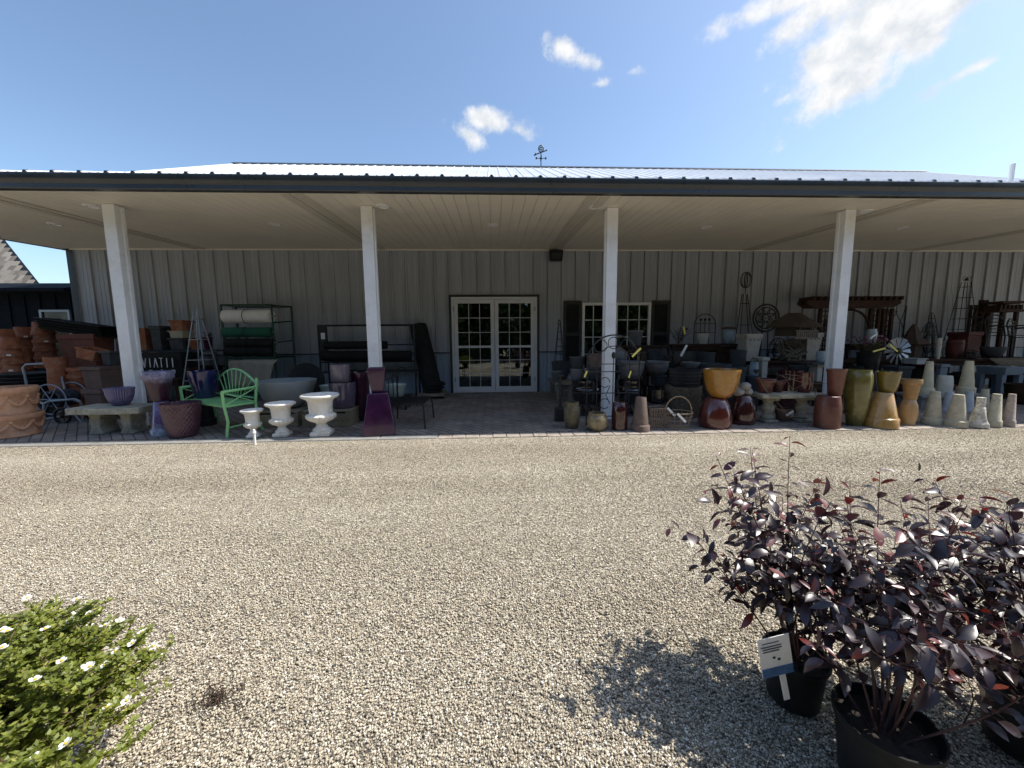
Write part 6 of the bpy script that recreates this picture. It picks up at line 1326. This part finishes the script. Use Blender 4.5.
def ninebark(x, y, label, seed, H=.85, spread=.42, r=.125, ph=.23, nst=15, lean=(0, 0), tag_side=None, tall=()):
    rd = random.Random(seed); o = thing('potted_shrub', label, 'shrub', (x, y, 0), 'purple leaved shrubs in black pots')
    t = MB(); t.lathe([(r*.78, .0), (r*.82, .004), (r*.97, ph*.88), (r*1.03, ph*.89), (r*1.05, ph*.92), (r*1.05, ph), (r*1.0, ph), (r*.96, ph*.9), (r*.9, ph*.8)], 40); t.build('pot', 'black_plastic', o)
    t = MB(); n = 24; vs = [(0, 0, ph*.84)]; 
    for rr_ in (.4, .7, .93):
        for i in range(n): vs.append((r*rr_*math.cos(2*math.pi*i/n), r*rr_*math.sin(2*math.pi*i/n), ph*.83+rd.uniform(-.008, .01)))
    fs = [(0, 1+i, 1+(i+1) % n) for i in range(n)] + [(1+k*n+i, 1+(k+1)*n+i, 1+(k+1)*n+(i+1) % n, 1+k*n+(i+1) % n) for k in range(2) for i in range(n)]
    t.add(vs, fs); t.build('soil', 'soil', o)
    st = MB(); V, Fc, T = [], [], []
    def stem(p0, tip, r0, nl, leafL, depth=0):
        bend = Vector((rd.uniform(-.05, .05), rd.uniform(-.05, .05), 0)); pts = []
        for i in range(7):
            f = i/6; q = p0.lerp(tip, f) + bend*math.sin(math.pi*f); q.z += .10*(tip-p0).length*math.sin(math.pi*f)*(0.5 if depth else .3); pts.append(q)
        st.tube(pts, [r0*(1-.75*i/6) for i in range(7)], 5)
        ph0 = rd.uniform(0, 6.28)
        for j in range(nl):
            f = (.12 if depth else .36) + (.88 if depth else .64)*(j+.5)/nl; i0 = min(5, int(f*6)); q = pts[i0].lerp(pts[i0+1], f*6-i0)
            ax = (pts[i0+1]-pts[i0]).normalized(); a = ph0+j*2.4; rad = (ax.orthogonal().normalized()); rad = Matrix.Rotation(a, 3, ax) @ rad
            u = (rad + ax*rd.uniform(.25, .8) + Z_*rd.uniform(-.25, .1)).normalized(); nrm = (Z_ + rad*-.15 + Vector((rd.uniform(-.3, .65), rd.uniform(-.65, .25), 0))).normalized()
            new = f > .88
            sc = leafL*(rd.uniform(.6, 1.25))*(1.05-.32*max(0, f-.7)/.3)
            add_leaf(V, Fc, T, q+u*.006, u, nrm, sc, sc*rd.uniform(.19, .28), rd.uniform(.0, .8), (rd.uniform(.6, 1.0) if new and rd.random() < .75 else rd.uniform(0, .62) if rd.random() > .03 else .95))
        return pts
    for i in range(nst):
        a = i*2.399+rd.uniform(-.3, .3); fr = math.sqrt((i+.5)/nst); s = spread*fr; h = H*(1-.34*fr*fr)*rd.uniform(.72, 1.12)
        p0 = Vector((math.cos(a)*r*.4*fr, math.sin(a)*r*.4*fr, ph*.82)); tip = Vector((math.cos(a)*s+lean[0], math.sin(a)*s+lean[1], h))
        pts = stem(p0, tip, .0034, 18, .053)
        for k in range(4):
            f = rd.uniform(.38, .85); i0 = int(f*6); q = pts[i0]; b = rd.uniform(0, 6.28); ln = rd.uniform(.10, .24)
            stem(q, q+Vector((math.cos(b)*ln, math.sin(b)*ln, ln*rd.uniform(.2, 1.0))), .0020, 9, .050, 1)
    for tx, ty, tz in tall: stem(Vector((0, 0, ph*.82)), Vector((tx, ty, tz)), .0034, 24, .050)
    st.build('stem', 'ninebark_stem', o); leaf_mesh('foliage', V, Fc, T, 'ninebark_leaf', o)
    if tag_side:
        tx, ty, tz = tag_side; t = MB(); mm = Matrix.Rotation(R(-12), 3, 'Y'); 
        t.box((tx, ty, tz), (.095, .002, .125), mx=mm); lb = t.build('plant_label', 'white_tag', o)
        t = MB(); t.box(Vector((tx, ty-.0025, tz))+mm @ Vector((0, 0, -.048)), (.093, .001, .028), mx=mm); t.build('printed_band', 'blue_print', lb)
        t = MB()
        for i, (du, dz, l) in enumerate(((-.01, .047, .05), (-.01, .036, .062), (-.008, .028, .058), (-.012, .020, .05), (-.006, -.002, .008), (.008, -.010, .008))): t.box(Vector((tx, ty-.0025, tz))+mm @ Vector((du, 0, dz)), (l, .001, .0022 if i < 4 else .006), mx=mm)
        t.build('print_line', 'shutter' if False else 'slate_plastic', lb)
        t = MB(); t.box(Vector((tx+.035, ty, tz-.10)), (.018, .0022, .09), mx=Matrix.Rotation(R(-14), 3, 'Y')); t.build('label_stem', 'white_tag', lb)
    return o
g1_ = ground(809, 717); 
P1 = Vector((g1_.x, g1_.y+.07, 0))
def rel(px, py, Y, P_): q = at(px, py, Y); return (q.x-P_.x, q.y-P_.y, q.z)
ninebark(P1.x, P1.y, 'purple leaved shrub in a black pot with a white plant label, leftmost of the three', 21, .80, .29, .09, .165, 10, (.0, .1), tag_side=(-.175, -.13, .275),
         tall=(rel(716, 455, 1.35, P1), rel(752, 450, 1.38, P1), rel(790, 436, 1.4, P1), rel(822, 478, 1.4, P1)))
c2_ = ground(886, 722, .18); P2 = Vector((c2_.x, c2_.y, 0))
ninebark(P2.x, P2.y, 'purple leaved shrub in a black pot cut by the bottom edge, middle of the three', 22, .78, .34, .108, .19, 14, (.12, .14), tall=(rel(880, 468, 1.2, P2), rel(965, 492, 1.15, P2), rel(900, 500, 1.05, P2), rel(850, 480, 1.25, P2)))
P3 = Vector((P2.x+.52, P2.y+.06, 0))
ninebark(P3.x, P3.y, 'purple leaved shrub at the right edge, its pot out of the picture', 23, .74, .36, .11, .19, 18, (.0, .06))

# ------------------------------------------------------------------ white flowering shrub at lower left
def cinquefoil():
    rd = random.Random(4); C = Vector((-1.27, .83, 0)); o = thing('flowering_shrub', 'bushy green shrub with small white flowers at the lower left corner', 'shrub', C)
    t = MB(); t.lathe([(.10, 0), (.125, .16), (.132, .165), (.132, .18), (.12, .18), (.115, .15)], 32); t.build('pot', 'black_plastic', o)
    st = MB(); V, Fc, T = [], [], []; tips = []
    for i in range(270):
        a = rd.uniform(0, 6.28); fr = math.sqrt(rd.random()); s = .40*fr; h = .15+.39*math.sqrt(max(.03, 1-fr*fr*.97))*rd.uniform(.75, 1.02)
        p0 = Vector((math.cos(a)*.05, math.sin(a)*.05, .15)); tip = Vector((math.cos(a)*s, math.sin(a)*s, h)); pts = []
        bend = Vector((rd.uniform(-.05, .05), rd.uniform(-.05, .05), rd.uniform(0, .04)))
        for k in range(6): f = k/5; pts.append(p0.lerp(tip, f)+bend*math.sin(math.pi*f))
        st.tube(pts, [.003*(1-.7*k/5) for k in range(6)], 4); tips.append(tip)
        def sub(q0, q1, nl):
            for j in range(nl):
                f = (j+.5)/nl; q = q0.lerp(q1, f); tone = min(1, max(0, rd.gauss(.5, .25)))
                for m in range(6):
                    b = rd.uniform(0, 6.28); u = Vector((math.cos(b), math.sin(b), rd.uniform(-.1, .9))).normalized(); n = Vector((rd.uniform(-.5, .5), rd.uniform(-.5, .5), 1)).normalized(); L_ = rd.uniform(.010, .018); sd = u.cross(n).normalized()*L_*.25
                    k0 = len(V); up = n*L_*.05; V.extend([q, q+u*L_*.5+sd+up, q+u*L_, q+u*L_*.5-sd+up]); T.extend([tone]*4); Fc.append((k0, k0+1, k0+2, k0+3))
        sub(pts[2], pts[5], 9)
        for k in range(7):
            f = rd.uniform(.3, .97); i0 = min(4, int(f*5)); q = pts[i0].lerp(pts[i0+1], f*5-i0); b = rd.uniform(0, 6.28); ln = rd.uniform(.03, .075); e = q+Vector((math.cos(b)*ln, math.sin(b)*ln, ln*rd.uniform(.2, 1)))
            st.tube([q, e], [.0018, .001], 4); sub(q, e, 8); 
            if rd.random() < .3: tips.append(e)
    st.build('stem', 'bush_stem', o); leaf_mesh('foliage', V, Fc, T, 'cinquefoil_leaf', o)
    rd.shuffle(tips); tips = [q for q in tips if .2 < q.z < .52 and math.hypot(q.x, q.y) < .40 and ((q.x/.4)**2+(q.y/.4)**2+((q.z-.15)/.39)**2) > .8]; k = 0
    for tip in tips[:170]:
        if k >= 95: break
        fl = MB(); ce = MB(); nrm = Vector((rd.uniform(-.4, .4), rd.uniform(-.6, .2), 1)).normalized(); a0 = nrm.orthogonal().normalized(); b0 = nrm.cross(a0); R0 = rd.uniform(.009, .0125); c = tip+Vector((0, -.004, .016)); vs = []; fs = []
        for i in range(5):
            t0 = 2*math.pi*i/5; q = len(vs)
            for (f, da, z) in ((.1, 0, 0), (.62, -.6, .003), (.95, -.42, .004), (1.0, 0, .005), (.95, .42, .004), (.62, .6, .003)): vs.append(c+(a0*math.cos(t0+da)+b0*math.sin(t0+da))*R0*f+nrm*z)
            fs.append((q, q+1, q+2, q+3, q+4, q+5))
        fl.add(vs, fs); f_ = fl.build('flower', 'petal', o, smooth=False); ce.ball(c+nrm*.003, .003, 6); ce.build('flower_centre', 'pollen', f_); k += 1
    return o
CQ = cinquefoil()
p = at(60, 762, .86); t = MB(); vs = []; fs = []
for i in range(5):
    t0 = 2*math.pi*i/5; q = len(vs)
    for f, da in ((.12, 0), (.6, -.5), (1, -.3), (1, .3), (.6, .5)): vs.append(Vector((.016*f*math.cos(t0+da), .016*f*math.sin(t0+da), .004*f)))
    fs.append((q, q+1, q+2, q+3, q+4))
t.add(vs, fs); tag(t.build('flower', 'petal_yellow', CQ, loc=p-CQ.location, smooth=False), 'yellow flower')
# dry clump on the gravel
q = ground(216, 698); t = MB(); random.seed(3)
for i in range(90):
    a = random.uniform(0, 6.28); s = random.gauss(0, .035); c = Vector((math.cos(a)*s*1.4, math.sin(a)*s, random.uniform(0, .01))); b = random.uniform(0, 6.28); l = random.uniform(.01, .035); t.tube([c, c+Vector((math.cos(b)*l*.5, math.sin(b)*l*.5, random.uniform(.004, .012))), c+Vector((math.cos(b)*l, math.sin(b)*l, 0))], .0016, 4)
tag(t.build('dry_clump', 'dry_leaf', loc=(q.x, q.y, -.008)), 'small brown clump of dry plant litter on the gravel', 'plant litter')

# ------------------------------------------------------------------ nursery shrubs behind the viewer, mirrored in the glass
def hedge():
    n = 60000; X = rng.uniform(-26, 26, n); d0 = rng.random(n); Yh_ = -2.2-9*d0
    top = 1.5+6.5*d0+.7*np.sin(X*1.1)+.5*np.sin(X*2.7+1)+2.2*np.clip(np.sin(X*.33+.8), 0, 1)*d0
    Zz = rng.random(n)**.75*np.clip(top, .9, 12)
    c = np.column_stack([X, Yh_, Zz]); s = rng.uniform(.06, .15, n)*(1+2.2*d0)
    u = rng.normal(size=(n, 3)); u /= np.linalg.norm(u, axis=1)[:, None]; w_ = rng.normal(size=(n, 3)); v = np.cross(u, w_); v /= np.linalg.norm(v, axis=1)[:, None]
    u *= s[:, None]; v *= s[:, None]*.6
    V = np.stack([c-u, c-v, c+u, c+v], 1).reshape(-1, 3); Fc = np.arange(n*4).reshape(-1, 4)
    me = bpy.data.meshes.new('nursery_shrubs'); me.from_pydata(V.tolist(), [], Fc.tolist()); a = me.attributes.new('tone', 'FLOAT', 'POINT'); a.data.foreach_set('value', np.repeat(rng.random(n), 4).astype(np.float32)); me.materials.append(M['hedge_leaf'])
    o = bpy.data.objects.new('nursery_shrubs', me); COL.objects.link(o); tag(o, 'dark green rows of nursery shrubs mirrored in the door glass', 'shrubs', kind='stuff')
hedge()
